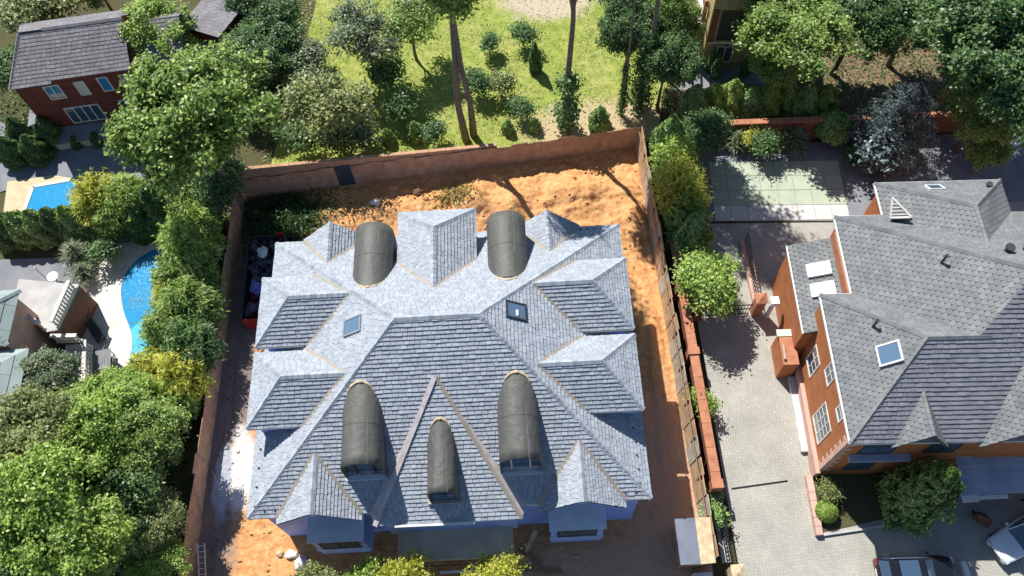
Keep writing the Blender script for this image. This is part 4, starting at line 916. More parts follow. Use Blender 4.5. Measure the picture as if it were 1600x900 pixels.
MB().box(-0.55, -0.01, -0.6, 2.6, 0, 2.6).build('porch_wall', 'stone', th); MB().slab([(-0.7,-0.8,2.6),(0.0,-0.8,2.8),(0.0,2.8,2.8),(-0.7,2.8,2.6)], 0.1).build('porch_roof', 'greypave', th)
r2 = thing('tile_roofed_house', 'house with grey tiled roof glimpsed between trees at the top left', 'house', (-24.8, 51.3, 0), R(-30))
MB().box(0.3, 3.6, 0.3, 8, -0.05, 5.6).build('wall', 'redwall', r2)
slope(r2, [(0,0,5.6),(3.9,0,6.0),(3.9,8,6.4),(0,8,6.0)], 0.34, 0.36, 'rect', 'ltile', 'deck', 311, t=0.045)
win2(r2, 1.1, 2.6, 0.3, 2.6, 4.2, -1, 2, 'white', 'glass', 0.08)
def water(name, pts, z, bumpiness=0.3):
    m, n, l, b = new_mat(name+'_surface'); b.inputs['Base Color'].default_value = rgb((0.015, 0.16, 0.40)); b.inputs['Roughness'].default_value = 0.08; b.inputs['Specular IOR Level'].default_value = 0.6
    geo = n.new('ShaderNodeNewGeometry'); nz = n.new('ShaderNodeTexNoise'); nz.inputs['Scale'].default_value = 3.5; nz.inputs['Detail'].default_value = 3; l.new(geo.outputs['Position'], nz.inputs['Vector'])
    mx = n.new('ShaderNodeMix'); mx.data_type = 'RGBA'; mx.inputs[6].default_value = rgb((0.015, 0.21, 0.46)); mx.inputs[7].default_value = rgb((0.03, 0.32, 0.58)); l.new(nz.outputs['Fac'], mx.inputs[0]); l.new(mx.outputs[2], b.inputs['Base Color'])
    bp = n.new('ShaderNodeBump'); bp.inputs['Strength'].default_value = bumpiness; bp.inputs['Distance'].default_value = 0.05; l.new(nz.outputs['Fac'], bp.inputs['Height']); l.new(bp.outputs[0], b.inputs['Normal'])
    MT[name] = m
    return struct(MB().prism(pts, z-0.05, z).build(name, m))
sheet('pool_deck', px2((5,335),(12,284),(85,274),(120,280),(52,293),(38,332)), 0.03, 'ydeck')
water('small_pool', px2((36,336),(52,293),(118,281),(118,325)), 0.045, 0.35)
pl = MB()
for a, b in zip(px2((38,330),(52,292)), px2((52,292),(118,280))): pl.bar((a[0],a[1],0.06), (b[0],b[1],0.06), 0.3, 0.06)
o = pl.build('pool_coping', 'stone'); o['kind'] = 'structure'

# ------------------------------------------------------------------ left: pool terrace and the house at the edge
struct(MB().prism([(-46,22),(-22.5,22),(-21.9,36.5),(-30.5,36.5),(-33,34),(-46,34.5)], -0.035, 0.004).build('shaded_terrace', 'greypave'))
TER = px2((165,385),(240,372),(255,400),(250,620),(170,625),(110,560),(100,530),(128,440),(152,430))
struct(MB().prism(TER, -0.03, 0.03).build('pool_terrace', 'stone'))
kid = px2((262,380),(232,390),(205,410),(190,432),(185,458),(190,490),(201,516),(205,540),(198,565),(200,590),(225,605),(275,600),(285,480),(280,400))
def smooth_loop(p, n=3):
    for _ in range(n):
        q = []
        for i in range(len(p)):
            a, b = p[i], p[(i+1) % len(p)]; q += [(a[0]*0.75+b[0]*0.25, a[1]*0.75+b[1]*0.25), (a[0]*0.25+b[0]*0.75, a[1]*0.25+b[1]*0.75)]
        p = q
    return p
kid = smooth_loop(kid, 2)
water('swimming_pool', kid, 0.05, 0.25)
struct(MB().prism(px2((199,520),(222,500),(250,500),(255,585),(205,585),(203,560),(208,542)), 0.045, 0.056).build('pool_shallow', mat('pale_pool_floor', (0.10, 0.50, 0.68), (0.07, 0.42, 0.62), rough=0.12, scale=2.0)))
cr = MB()
for i in range(len(kid)): a, b = kid[i], kid[(i+1) % len(kid)]; cr.bar((a[0],a[1],0.055), (b[0],b[1],0.055), 0.34, 0.06)
o = cr.build('pool_coping', 'stone'); o['kind'] = 'structure'
lh = thing('grey_roofed_house', 'house with pale grey green sheet roof at the left edge', 'house', (-45, 14, 0))
MB().box(0, 12.3, 10.2, 13.6, -0.05, 5.7).build('wall', 'pinkstone', lh); MB().box(0, 13.2, 0.5, 9.8, -0.05, 5.2).build('wall', 'pinkstone', lh)
for p, s in (([(0,10.0,5.9),(12.6,10.0,5.9),(11.0,11.9,7.2),(0,11.9,7.2)], 401), ([(0,13.9,5.9),(12.6,14.0,5.9),(11.0,11.9,7.2),(0,11.9,7.2)], 402), ([(12.6,10.0,5.9),(12.6,14.0,5.9),(11.0,11.9,7.2)], 403),
             ([(0,0.2,5.3),(13.7,0.2,5.3),(9.0,5.0,8.2),(0,5.0,8.2)], 404), ([(0,9.95,5.3),(13.7,9.95,5.3),(9.0,5.0,8.2),(0,5.0,8.2)], 405), ([(13.7,0.2,5.3),(13.7,9.95,5.3),(9.0,5.0,8.2)], 406)):
    slope(lh, p, 0.7, 1.4, 'rect', 'gtile', 'deck', s, t=0.02)
capline((12.6,10.0,5.9), (11.0,11.9,7.2), lh, 'gtile'); capline((12.6,14.0,5.9), (11.0,11.9,7.2), lh, 'gtile')
win2(lh, 12.0, 13.0, 9.8, 2.8, 4.4, 1, 2, 'stone', 'glass')
# raised terrace with balustrade
rt = thing('raised_terrace', 'raised terrace with stone balustrade beside the left pool', 'terrace', (0, 0, 0))
fl = [(-34.6, 28.6), (-31.9, 26.25), (-31.15, 26.35), (-30.3, 29.8), (-34.6, 30.6)]
MB().prism(fl, -0.05, 2.85).build('terrace_wall', 'brickwall', rt); MB().prism([(p[0]*1.0+(-32.3-p[0])*-0.02, p[1]) for p in fl], 2.855, 3.0).build('terrace_floor', 'concrete', rt)
def balus(p, q, z, n, root):
    MB().bar((p[0],p[1],z+0.95), (q[0],q[1],z+0.95), 0.26, 0.12).build('handrail', 'stone', root); MB().bar((p[0],p[1],z+0.06), (q[0],q[1],z+0.06), 0.24, 0.12).build('base_rail', 'stone', root)
    bal = MB().tube([(0,0,0.12),(0,0,0.3),(0,0,0.5),(0,0,0.75),(0,0,0.9)], [0.07,0.11,0.06,0.09,0.06], 8).mesh('baluster'); bal.materials.append(MT['stone'])
    for i in range(n):
        t = (i+0.5)/n; o = link('baluster', bal, None, root); o.location = (p[0]+(q[0]-p[0])*t, p[1]+(q[1]-p[1])*t, z)
balus((-31.1,26.5), (-30.45,29.6), 3.0, 12, rt); balus((-34.3,28.5), (-31.95,26.42), 3.0, 9, rt)
# lower balustrade and steps
st_ = thing('garden_steps', 'stone steps with balustrade running down from the raised terrace', 'steps', (0, 0, 0))
for k in range(9): MB().box(-31.2+k*0.05, -29.9+k*0.05, 25.9-k*0.34-0.34, 25.9-k*0.34, 0.0, 1.5-k*0.16).build('step', 'stone', st_)
balus((-29.75,26.0), (-29.3,23.1), 0.9, 10, st_); balus((-31.6,26.0), (-29.8,25.9), 1.9, 7, st_)
# furniture on the terrace
def chair(label, px, py, rz):
    p = at(px, py, 0.3); c = thing('garden_chair', label, 'chair', (p.x, p.y, 0.03), rz, 'garden chairs on the pool terrace')
    MB().box(-0.3, 0.3, -0.3, 0.3, 0.36, 0.44).build('seat', 'fabric', c); MB().slab([(-0.3,0.28,0.44),(0.3,0.28,0.44),(0.3,0.48,0.95),(-0.3,0.48,0.95)], 0.05).build('backrest', 'fabric', c)
    for a in (-0.26, 0.26):
        for b in (-0.26, 0.26): MB().tube([(a,b,0), (a,b,0.36)], 0.025, 6).build('leg', 'darkframe', c)
        MB().bar((a*1.1,-0.28,0.62), (a*1.1,0.3,0.62), 0.06, 0.04).build('armrest', 'darkframe', c)
chair('grey garden chair nearest the balustrade on the white pool terrace', 122, 481, 0.5); chair('grey garden chair below its twin on the white pool terrace', 135, 494, 0.2); chair('grey chair by the top of the garden steps', 128, 553, 2.0)
tb = thing('sun_lounger', 'dark sun lounger on the white terrace left of the pool', 'lounger', tuple(at(151, 520, 0.2))[:2]+(0.03,), R(35))
MB().box(-0.3, 0.3, -0.9, 0.35, 0.26, 0.34).build('bed', 'darkframe', tb); MB().slab([(-0.3,0.36,0.30),(0.3,0.36,0.30),(0.3,0.95,0.62),(-0.3,0.95,0.62)], 0.05).build('backrest', 'darkframe', tb)
for a in (-0.25, 0.25):
    for b in (-0.8, 0.3): MB().tube([(a,b,0),(a,b,0.27)], 0.025, 6).build('leg', 'darkframe', tb)
tt_ = thing('garden_table', 'dark slatted garden table at the lower end of the pool terrace', 'table', tuple(at(160, 562, 0.7))[:2]+(0.03,), R(8))
for k in range(6): MB().box(-0.6+k*0.2, -0.42+k*0.2, -0.75, 0.75, 0.68, 0.72).build('slat', 'fabric', tt_)
for a in (-0.5, 0.5):
    for b in (-0.6, 0.6): MB().tube([(a,b,0),(a,b,0.68)], 0.035, 6).build('leg', 'darkframe', tt_)
for i, (px, py) in enumerate(((148, 556), (172, 566))): chair('slatted grey chair on the %s side of the garden table' % ('left', 'right')[i], px, py, (1.6, -1.5)[i])
pt_ = thing('patio_heater', 'thin white pole with small table in the shaded yard above the terrace', 'pole', tuple(at(75, 438))[:2]+(0.0,))
MB().tube([(0,0,0),(0,0,1.9)], 0.04, 8).build('pole', 'white', pt_); MB().tube([(0.7,-0.1,0.65),(0.7,-0.1,0.7)], 0.4, 14).build('table_top', 'metal', pt_); MB().tube([(0.7,-0.1,0),(0.7,-0.1,0.65)], 0.05, 8).build('table_leg', 'metal', pt_)

# ------------------------------------------------------------------ yellow stone building at the top
yb = thing('yellow_stone_building', 'yellow stone building with tall dark openings at the top edge', 'building', (16.0, 48.6, 0), R(-6))
MB().box(1.0, 4.4, 0.0, 7, -0.05, 9.6).build('wall', 'stucco', yb); MB().box(-3.0, 1.0, 1.5, 7, -0.05, 3.2).build('wall', 'stucco', yb)
MB().add([(4.4,0.0,0),(5.9,1.6,0),(5.9,6,0),(4.4,6,0),(4.4,0.0,9.5),(5.9,1.6,9.5),(5.9,6,9.5),(4.4,6,9.5)], [(0,3,2,1),(4,5,6,7),(0,1,5,4),(1,2,6,5),(2,3,7,6),(3,0,4,7)]).build('canted_wall', 'stucco', yb)
MB().box(1.75, 3.65, -0.02, 0.5, 2.9, 6.1).build('balcony_opening', 'darkframe', yb); MB().box(1.2, 4.2, -0.12, 0.0, 2.62, 2.8).build('string_course', 'stone', yb)
for x in (1.05, 3.8): MB().box(x, x+0.5, -0.1, -0.021, 2.8, 6.2).build('pilaster', 'brickwall' if x < 2 else 'stucco', yb)
win2(yb, 2.05, 3.35, 0.0, 0.5, 2.3, -1, 2, 'stone', 'glass', 0.08); MB().add([(2.5,-0.1,2.35),(2.9,-0.1,2.35),(2.8,-0.1,2.75),(2.6,-0.1,2.75),(2.5,0.0,2.35),(2.9,0.0,2.35),(2.8,0.0,2.75),(2.6,0.0,2.75)], [(0,1,2,3),(0,4,5,1),(1,5,6,2),(2,6,7,3),(3,7,4,0)]).build('keystone', 'darkframe', yb)
for z0, z1 in ((0.5, 2.4), (3.0, 5.0)):
    o = MB().add([(4.66,0.26,z0),(5.5,1.16,z0),(5.5,1.16,z1),(4.66,0.26,z1)], [(0,1,2,3)]); o.v = [(p[0]+0.02, p[1]-0.02, p[2]) for p in o.v]; o.build('window', 'glass', yb)
    fr_ = MB()
    for t in (0.0, 0.5, 1.0): fr_.bar((4.68+0.84*t, 0.22+0.9*t, z0), (4.68+0.84*t, 0.22+0.9*t, z1), 0.09, 0.07, up=Vector((1,1,0)))
    fr_.build('window_frame', 'stone', yb)
MB().box(-3.1, 0.99, 1.3, 7, 3.2, 3.36).build('terrace_slab', 'stone', yb)
for x in (-2.6, -0.8, 0.6): MB().box(x, x+0.3, 1.5, 1.8, 3.36, 5.6).build('terrace_post', 'coping', yb)
for k in range(6): MB().bar((-3.0+k*0.72,1.3,5.66), (-3.0+k*0.72,6.0,5.9), 0.14, 0.12).build('pergola_beam', 'wood', yb)
MB().slab([(0.7,-0.5,9.7),(6.3,-0.5,9.7),(6.3,7,10.5),(0.7,7,10.5)], 0.2).build('roof', 'coping', yb)

# ------------------------------------------------------------------ vegetation
def leaf_mesh(name, C, N, L, W, seed, axis=None, jit=0.35):
    """one leaf-shaped quad for every centre C with normal N; axis = preferred leaf direction"""
    rg = np.random.default_rng(seed); n = len(C)
    N = N/np.linalg.norm(N, axis=1, keepdims=True)
    a = rg.normal(size=(n, 3)) if axis is None else axis + rg.normal(size=(n, 3))*jit
    u = a - N*np.sum(a*N, axis=1, keepdims=True); u /= np.linalg.norm(u, axis=1, keepdims=True)+1e-9
    v = np.cross(N, u)
    l = (L*rg.uniform(0.6, 1.35, n))[:, None]; w_ = (W*rg.uniform(0.7, 1.3, n))[:, None]
    P = np.empty((n, 4, 3)); P[:, 0] = C-u*l*0.5; P[:, 1] = C+v*w_*0.5-u*l*0.05-N*w_*0.12; P[:, 2] = C+u*l*0.5-N*l*0.12; P[:, 3] = C-v*w_*0.5-u*l*0.05-N*w_*0.12
    me = bpy.data.meshes.new(name); me.vertices.add(4*n); me.vertices.foreach_set('co', P.reshape(-1).astype(np.float32))
    me.loops.add(4*n); me.loops.foreach_set('vertex_index', np.arange(4*n, dtype=np.int32))
    me.polygons.add(n); me.polygons.foreach_set('loop_start', np.arange(0, 4*n, 4, dtype=np.int32)); me.update(calc_edges=True)
    return me
def sph(rg, n): d = rg.normal(size=(n, 3)); return d/np.linalg.norm(d, axis=1, keepdims=True)
def lobed(rg, c, r, nl, n_clump, spread=0.72, low=0.45):
    """clump centres on a crown made of overlapping lobes"""
    d = sph(rg, nl); d[:, 2] = np.abs(d[:, 2])*0.9-0.25
    lobes = np.array(c) + d*np.array(r)*rg.uniform(0.4, 0.78, (nl, 1)); lr = np.array(r)*rg.uniform(0.26, 0.56, (nl, 1))
    k = rg.integers(0, nl, n_clump); e = sph(rg, n_clump); e[:, 2] = np.where(e[:, 2] < -0.35, -e[:, 2], e[:, 2])
    rr = rg.uniform(low, 1.0, (n_clump, 1))**0.5
    pts = lobes[k] + e*lr[k]*rr
    return pts, e
def broad(name, c, r, nl, nc, per, L, W, seed, sig=0.37):
    rg = np.random.default_rng(seed); pts, e = lobed(rg, c, r, nl, nc)
    C = np.repeat(pts, per, 0) + rg.normal(size=(nc*per, 3))*sig*np.array([1, 1, 0.7])
    N = np.repeat(e, per, 0)*0.5 + np.array([-0.08, 0.12, 0.75]) + rg.normal(size=(nc*per, 3))*0.42
    return leaf_mesh(name, C, N, L, W, seed+1), pts
def trunk(name, h, r, tops, seed, m='bark', lean=(0, 0), nlimb=9, split=0.45, base=0.0):
    rg = random.Random(seed); mb = MB(); pts = []; rad = []
    for k in range(7):
        t = k/6; pts.append((lean[0]*t*t + 0.06*h*0.15*math.sin(k*1.7+seed), lean[1]*t*t + 0.06*h*0.15*math.cos(k*1.3+seed), -0.15+h*t)); rad.append(r*(1.25 if k == 0 else 1.0)*(1-0.72*t))
    mb.tube(pts, rad, 9)
    idx = list(range(len(tops))); rg.shuffle(idx)
    for i in idx[:nlimb]:
        t = rg.uniform(split, 0.95); k = t*6; a = Vector(pts[int(k)]).lerp(Vector(pts[min(6, int(k)+1)]), k-int(k)); b = Vector(tops[i])
        m_ = a.lerp(b, 0.5)+Vector((0, 0, 0.08*(b-a).length)); r0 = r*(1-0.72*t)*0.6
        mb.tube([a, m_, a.lerp(b, 0.92)], [r0, r0*0.6, r0*0.2], 6)
    me = mb.mesh(name); me.materials.append(MT[m]); me.polygons.foreach_set('use_smooth', [True]*len(me.polygons)); return me
PROTO = {}
def proto(key, crown, tr, zc, crown_name='crown'): PROTO[key] = (crown, tr, zc, crown_name)
def mk_broad(key, c, r, nl, nc, per, L, W, seed, h, tr, m='bark', **k):
    me, pts = broad(key, c, r, nl, nc, per, L, W, seed); proto(key, me, trunk(key+'_trunk', h, tr, [tuple(p) for p in pts[:60]], seed, m, **k), c[2])
mk_broad('big1', (0, 0, 8.2), (5.0, 5.0, 4.6), 18, 340, 100, 0.30, 0.19, 11, 9.5, 0.32)
mk_broad('big2', (0, 0, 8.6), (4.6, 5.0, 5.2), 17, 330, 100, 0.30, 0.19, 23, 10, 0.30)
mk_broad('big3', (0, 0, 7.6), (5.2, 4.6, 4.2), 19, 340, 100, 0.30, 0.19, 35, 9, 0.30)
mk_broad('med1', (0, 0, 4.3), (2.7, 2.7, 2.4), 11, 170, 60, 0.27, 0.17, 47, 5.0, 0.16)
mk_broad('med2', (0, 0, 4.6), (2.5, 2.8, 2.7), 11, 170, 60, 0.27, 0.17, 53, 5.2, 0.15)
mk_broad('loose', (0, 0, 6.0), (3.6, 3.4, 4.4), 12, 300, 20, 0.36, 0.18, 61, 9.5, 0.2, nlimb=16, split=0.2)
mk_broad('small1', (0, 0, 1.5), (0.95, 0.95, 1.2), 6, 120, 14, 0.24, 0.13, 71, 1.9, 0.05, split=0.2)
mk_broad('small2', (0, 0, 1.3), (0.8, 0.9, 1.1), 5, 100, 14, 0.26, 0.12, 73, 1.6, 0.05, split=0.2)
# clipped round shrub
def mk_round(key, r, n, seed):
    rg = np.random.default_rng(seed); e = sph(rg, n); e[:, 2] = np.abs(e[:, 2])*1.0-0.15
    C = e*np.array([r, r, r*0.95])*rg.uniform(0.9, 1.03, (n, 1)) + np.array([0, 0, r*0.85])
    proto(key, leaf_mesh(key, C, e+rg.normal(size=(n, 3))*0.5, 0.16, 0.1, seed), trunk(key+'_trunk', r*1.2, 0.06, [tuple(C[i]*0.7) for i in range(12)], seed, split=0.1), r*0.85)
mk_round('round', 0.95, 5200, 81)
# poplar: long bare stem, high narrow crown, shoots up the stem
def mk_poplar(key, seed, h=23, z0=11.5, rc=2.6, shoots=0, lean=(0, 0)):
    rg = np.random.default_rng(seed); nc, per = 460, 22
    t = rg.uniform(0, 1, nc); rr = rc*np.sin(PI*np.clip(0.12+0.86*t, 0, 1))**0.7*np.sqrt(rg.uniform(0.15, 1, nc)); ph = rg.uniform(0, 2*PI, nc)
    lob = 1+0.35*np.sin(ph*3+t*9)
    pts = np.stack([rr*lob*np.cos(ph)+lean[0], rr*lob*np.sin(ph)+lean[1], z0+(h-z0)*t], 1); e = np.stack([np.cos(ph), np.sin(ph), 0.5+0*t], 1)
    if shoots:
        ns = shoots; t2 = rg.uniform(0.5, 6.5, ns); r2 = rg.uniform(0.05, 1.0, ns)*(1.0-0.05*t2); p2 = rg.uniform(0, 2*PI, ns)
        pts = np.concatenate([pts, np.stack([r2*np.cos(p2), r2*np.sin(p2), t2], 1)]); e = np.concatenate([e, np.stack([np.cos(p2), np.sin(p2), 0.6+0*t2], 1)])
    n = len(pts)*per
    C = np.repeat(pts, per, 0)+rg.normal(size=(n, 3))*0.33; N = np.repeat(e, per, 0)*0.6+np.array([0, 0, 0.5])+rg.normal(size=(n, 3))*0.5
    proto(key, leaf_mesh(key, C, N, 0.30, 0.22, seed), trunk(key+'_trunk', h*0.92, 0.27, [tuple(p) for p in pts[:80]], seed, 'bark', lean=lean, nlimb=26, split=0.45), (z0+h)/2)
mk_poplar('poplar1', 91, h=29, z0=15, rc=2.5); mk_poplar('poplar2', 93, h=26, z0=15, rc=1.9, shoots=60, lean=(0.3, 0.2)); mk_poplar('poplar3', 95, h=30, z0=17, rc=3.2, shoots=70)
# feathery hedge plant: arching shoots with long narrow leaves
def mk_feather(key, seed, h=5.4, r=2.0, ns=190, per=44):
    rg = np.random.default_rng(seed); C = []; A = []; N = []; tops = []
    for k in range(ns):
        ph = rg.uniform(0, 2*PI); q = math.sqrt(rg.uniform(0, 1)); tip = np.array([r*q*math.cos(ph)*1.15, r*q*math.sin(ph)*1.15, h*(1-0.45*q*q)*rg.uniform(0.75, 1.05)]); b = np.array([0.45*q*math.cos(ph), 0.45*q*math.sin(ph), 0.0]); tops.append(tuple(tip*0.9))
        t = rg.uniform(0.25, 1.02, per)[:, None]; mid = (b+tip)/2+np.array([0, 0, 0.7])
        p = (1-t)**2*b+2*t*(1-t)*mid+t*t*tip; d = 2*(1-t)*(mid-b)+2*t*(tip-mid)
        out = np.array([math.cos(ph), math.sin(ph), 0.3]); C.append(p+rg.normal(size=(per, 3))*0.16); A.append(d/np.linalg.norm(d, axis=1, keepdims=True)+out*0.8+np.array([0, 0, -0.3])); N.append(np.tile(out*0.4+np.array([0, 0, 0.8]), (per, 1))+rg.normal(size=(per, 3))*0.45)
    proto(key, leaf_mesh(key, np.concatenate(C), np.concatenate(N), 0.46, 0.11, seed, np.concatenate(A), 0.6), trunk(key+'_trunk', 1.2, 0.1, tops, seed, split=0.05, nlimb=30), h*0.62)
mk_feather('feather1', 101); mk_feather('feather2', 103, 5.0, 1.8, 170)
# thuja: dense cone
def mk_cone(key, seed, h, r, n, L=0.2, W=0.1, p=0.75, droop=0.0, spiky=0.0):
    rg = np.random.default_rng(seed); t = rg.uniform(0, 1, n)**1.25; ph = rg.uniform(0, 2*PI, n)
    prof = r*np.sin(PI*np.clip((1-t)*0.62, 0, 1))**p; prof *= 1+0.16*np.sin(ph*5+t*13)+0.1*np.sin(ph*3-t*7) + spiky*np.abs(np.sin(ph*4+np.floor(t*9)*1.3))
    if spiky: prof *= 0.75+0.5*((t*9) % 1 < 0.55)
    rr = prof*np.sqrt(rg.uniform(0.55, 1, n)); out = np.stack([np.cos(ph), np.sin(ph), 0.35-droop+0*t], 1)
    C = np.stack([rr*np.cos(ph), rr*np.sin(ph), 0.1+h*t], 1)
    proto(key, leaf_mesh(key, C, out+np.array([0, 0, 0.4])+rg.normal(size=(n, 3))*0.5, L, W, seed, out+np.array([0, 0, 0.5-droop*2]), 0.5), trunk(key+'_trunk', h*0.9, 0.05*r+0.05, [(0, 0, h*0.5)], seed, nlimb=1), h*0.45)
mk_cone('thuja1', 111, 4.2, 1.35, 9000, 0.24, 0.13); mk_cone('thuja2', 113, 3.2, 1.15, 7000, 0.24, 0.13); mk_cone('thuja3', 115, 1.5, 0.55, 1800, 0.2, 0.11)
mk_cone('spruce', 121, 11, 3.0, 26000, 0.32, 0.10, 0.95, 0.35, 0.35); mk_cone('spruce2', 123, 5.0, 1.9, 9000, 0.36, 0.12, 0.9, 0.3, 0.3); mk_cone('cypress', 125, 3.2, 0.5, 3500, 0.2, 0.1)
# ornamental grass fountain
def mk_fountain(key, seed, h, n, L):
    rg = np.random.default_rng(seed); ph = rg.uniform(0, 2*PI, n); q = rg.uniform(0.05, 1, n); t = rg.uniform(0.15, 1, n)
    rr = h*0.75*q*t; z = h*(1.1*t-0.85*q*t*t)+0.1; C = np.stack([rr*np.cos(ph), rr*np.sin(ph), np.maximum(z, 0.05)], 1)
    A = np.stack([q*np.cos(ph), q*np.sin(ph), 1.0-1.6*q*t], 1); N = np.stack([-np.cos(ph)*0.2, -np.sin(ph)*0.2, 1+0*q], 1)+rg.normal(size=(n, 3))*0.3
    proto(key, leaf_mesh(key, C, N, L, 0.06, seed, A, 0.12), trunk(key+'_trunk', 0.3, 0.12, [(0, 0, 0.3)], seed, nlimb=1), h*0.5)
mk_fountain('fountain', 131, 2.0, 900, 0.6)

NAMES = dict(big1='broadleaf_tree', big2='broadleaf_tree', big3='broadleaf_tree', med1='small_tree', med2='small_tree', loose='loose_tree', small1='shrub', small2='shrub', round='round_shrub', poplar1='poplar_tree', poplar2='poplar_tree', poplar3='poplar_tree', feather1='feathery_shrub', feather2='feathery_shrub', thuja1='thuja', thuja2='thuja', thuja3='thuja', spruce='spruce_tree', spruce2='conifer', cypress='cypress', fountain='ornamental_grass')
def plant(kind, px, py, s, m, label, cat=None, base=False, rz=None, sz=None, group=None):
    """px, py: where the photograph shows the crown's centre (or the foot when base is set)"""
    crown, tr, zc, cn = PROTO[kind]; sz = sz or s
    p = at(px, py, 0.0 if base else zc*sz)
    nm = NAMES[kind]; cat = cat or ('shrub' if 'shrub' in nm or kind in ('fountain', 'thuja3') else 'tree')
    o = thing(nm, label, cat, (p.x, p.y, 0.0), rz if rz is not None else (px*0.37+py*0.61) % 6.28, group); o.scale = (s, s, sz)
    t = link('trunk' if cat == 'tree' else 'stem', tr, None, o)
    c = link('crown' if cat == 'tree' else 'foliage', crown, None, o)
    if not crown.materials: crown.materials.append(MT['leaf'])
    c.material_slots[0].link = 'OBJECT'; c.material_slots[0].material = MT[m]
    return o
# upper left
plant('big1', 300, 190, 1.06, 'leaf', 'large bright green tree by the upper left corner of the fence', sz=1.3)
plant('med2', 345, 290, 0.75, 'leafdark', 'dark small tree at the foot of the large tree by the fence corner')
plant('med1', 290, 300, 0.7, 'leaf', 'green small tree under the large tree, above the pool hedge')
plant('small1', 325, 325, 1.2, 'leafgrey', 'grey green bush between the pool hedge and the fence corner')
plant('big2', 235, 55, 0.66, 'leafbright', 'tall green tree just right of the red brick house')
plant('big3', 385, 100, 0.6, 'leafdark', 'dark green tree behind the large tree at upper left')
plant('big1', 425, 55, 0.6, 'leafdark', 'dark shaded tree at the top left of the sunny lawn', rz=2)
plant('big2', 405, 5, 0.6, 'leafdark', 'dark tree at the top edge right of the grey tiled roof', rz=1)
plant('big3', 150, -25, 0.55, 'leafolive', 'yellowish tree hanging over the top left brick house roof', rz=4)
plant('med1', 60, 20, 1.1, 'leafolive', 'olive tree at the top left corner')
plant('med2', 20, 110, 0.8, 'leafdark', 'dark small tree beside the left end of the brick house')
plant('fountain', 433, 78, 1.2, 'leafgrey', 'pale spiky plant in the dark strip left of the lawn')
for i, (px, py) in enumerate(((15, 235), (52, 232), (30, 205), (75, 205))): plant('thuja2', px, py, 0.9, 'leafdark', ('dark thuja at the left edge below the brick house', 'dark thuja below the brick house corner, nearer the yard', 'dark thuja at left between the hedge and the brick house', 'dark thuja at the foot of the brick house plinth')[i], group='dark thujas below the brick house')
for i, (px, py, s) in enumerate(((118, 222, 0.8), (150, 217, 0.9))): plant('thuja3', px, py, s, 'leafdark', ('small clipped bush left of centre at the brick house plinth', 'small clipped bush right of centre at the brick house plinth')[i])
plant('feather1', 150, 305, 0.95, 'leafyellow', 'golden yellow feathery shrub beside the small pool')
plant('feather2', 195, 308, 1.0, 'leafbright', 'bright green feathery shrub right of the golden one')
plant('feather2', 175, 335, 0.8, 'leaf', 'green feathery shrub below the golden one')
plant('thuja1', 248, 325, 1.15, 'leafdark', 'dark columnar conifer between the feathery shrubs and the large tree')
plant('thuja1', 220, 345, 0.9, 'leafdark', 'dark conifer under the bright feathery shrub')
for i in range(7):
    px, py = 8+i*26, 358-i*3
    plant('thuja2', px, py, 1.05, 'leafthuja' if i % 3 else 'leafdark', ('leftmost thuja of the hedge below the small pool', 'second thuja from the left in the hedge below the small pool', 'third thuja from the left in the hedge below the small pool', 'middle thuja of the hedge below the small pool', 'fifth thuja from the left in the hedge below the small pool', 'sixth thuja from the left in the hedge below the small pool', 'rightmost thuja of the hedge below the small pool')[i], group='thuja hedge below the small pool')
plant('fountain', 118, 395, 1.1, 'leafgrey', 'arching pale grass plant by the dark yard above the terrace', base=False)
plant('fountain', 130, 425, 0.9, 'leafgrey', 'pale arching plant at the top of the balustrade')
plant('small1', 160, 395, 0.9, 'leafdark', 'dark bush at the upper edge of the pool terrace')
# hedge between pool and fence
hd = ((293, 375, 1.05, 'leafbright', 'feather1', 'bright feathery shrub at the top of the pool hedge'), (280, 425, 1.0, 'leaf', 'feather2', 'green feathery shrub second from top in the pool hedge'), (270, 458, 0.75, 'leafyellow', 'feather1', 'yellow feathery shrub over the pool water'), (293, 475, 1.05, 'leaf', 'feather1', 'large green feathery shrub in the middle of the pool hedge'), (263, 510, 1.0, 'leaf', 'feather2', 'green feathery shrub overhanging the middle of the pool'), (293, 535, 1.0, 'leafdark', 'feather1', 'darker feathery shrub against the fence right of the pool'), (233, 578, 0.85, 'leafyellow', 'feather2', 'yellow shrub at the lower end of the pool'), (278, 585, 0.95, 'leafyellow', 'feather1', 'yellow green shrub at the lower end of the hedge by the fence'), (258, 630, 0.95, 'leafbright', 'feather2', 'bright shrub below the yellow ones by the fence'))
for px, py, s, m, k, lab in hd: plant(k, px, py, s, m, lab)
plant('feather2', 300, 345, 0.9, 'leafbright', 'bright feathery shrub at the very top of the pool hedge by the fence')
plant('feather1', 300, 425, 0.85, 'leafbright', 'bright feathery shrub of the pool hedge nearest the fence')
plant('feather2', 300, 505, 0.85, 'leaf', 'green feathery shrub of the pool hedge against the fence, lower middle')
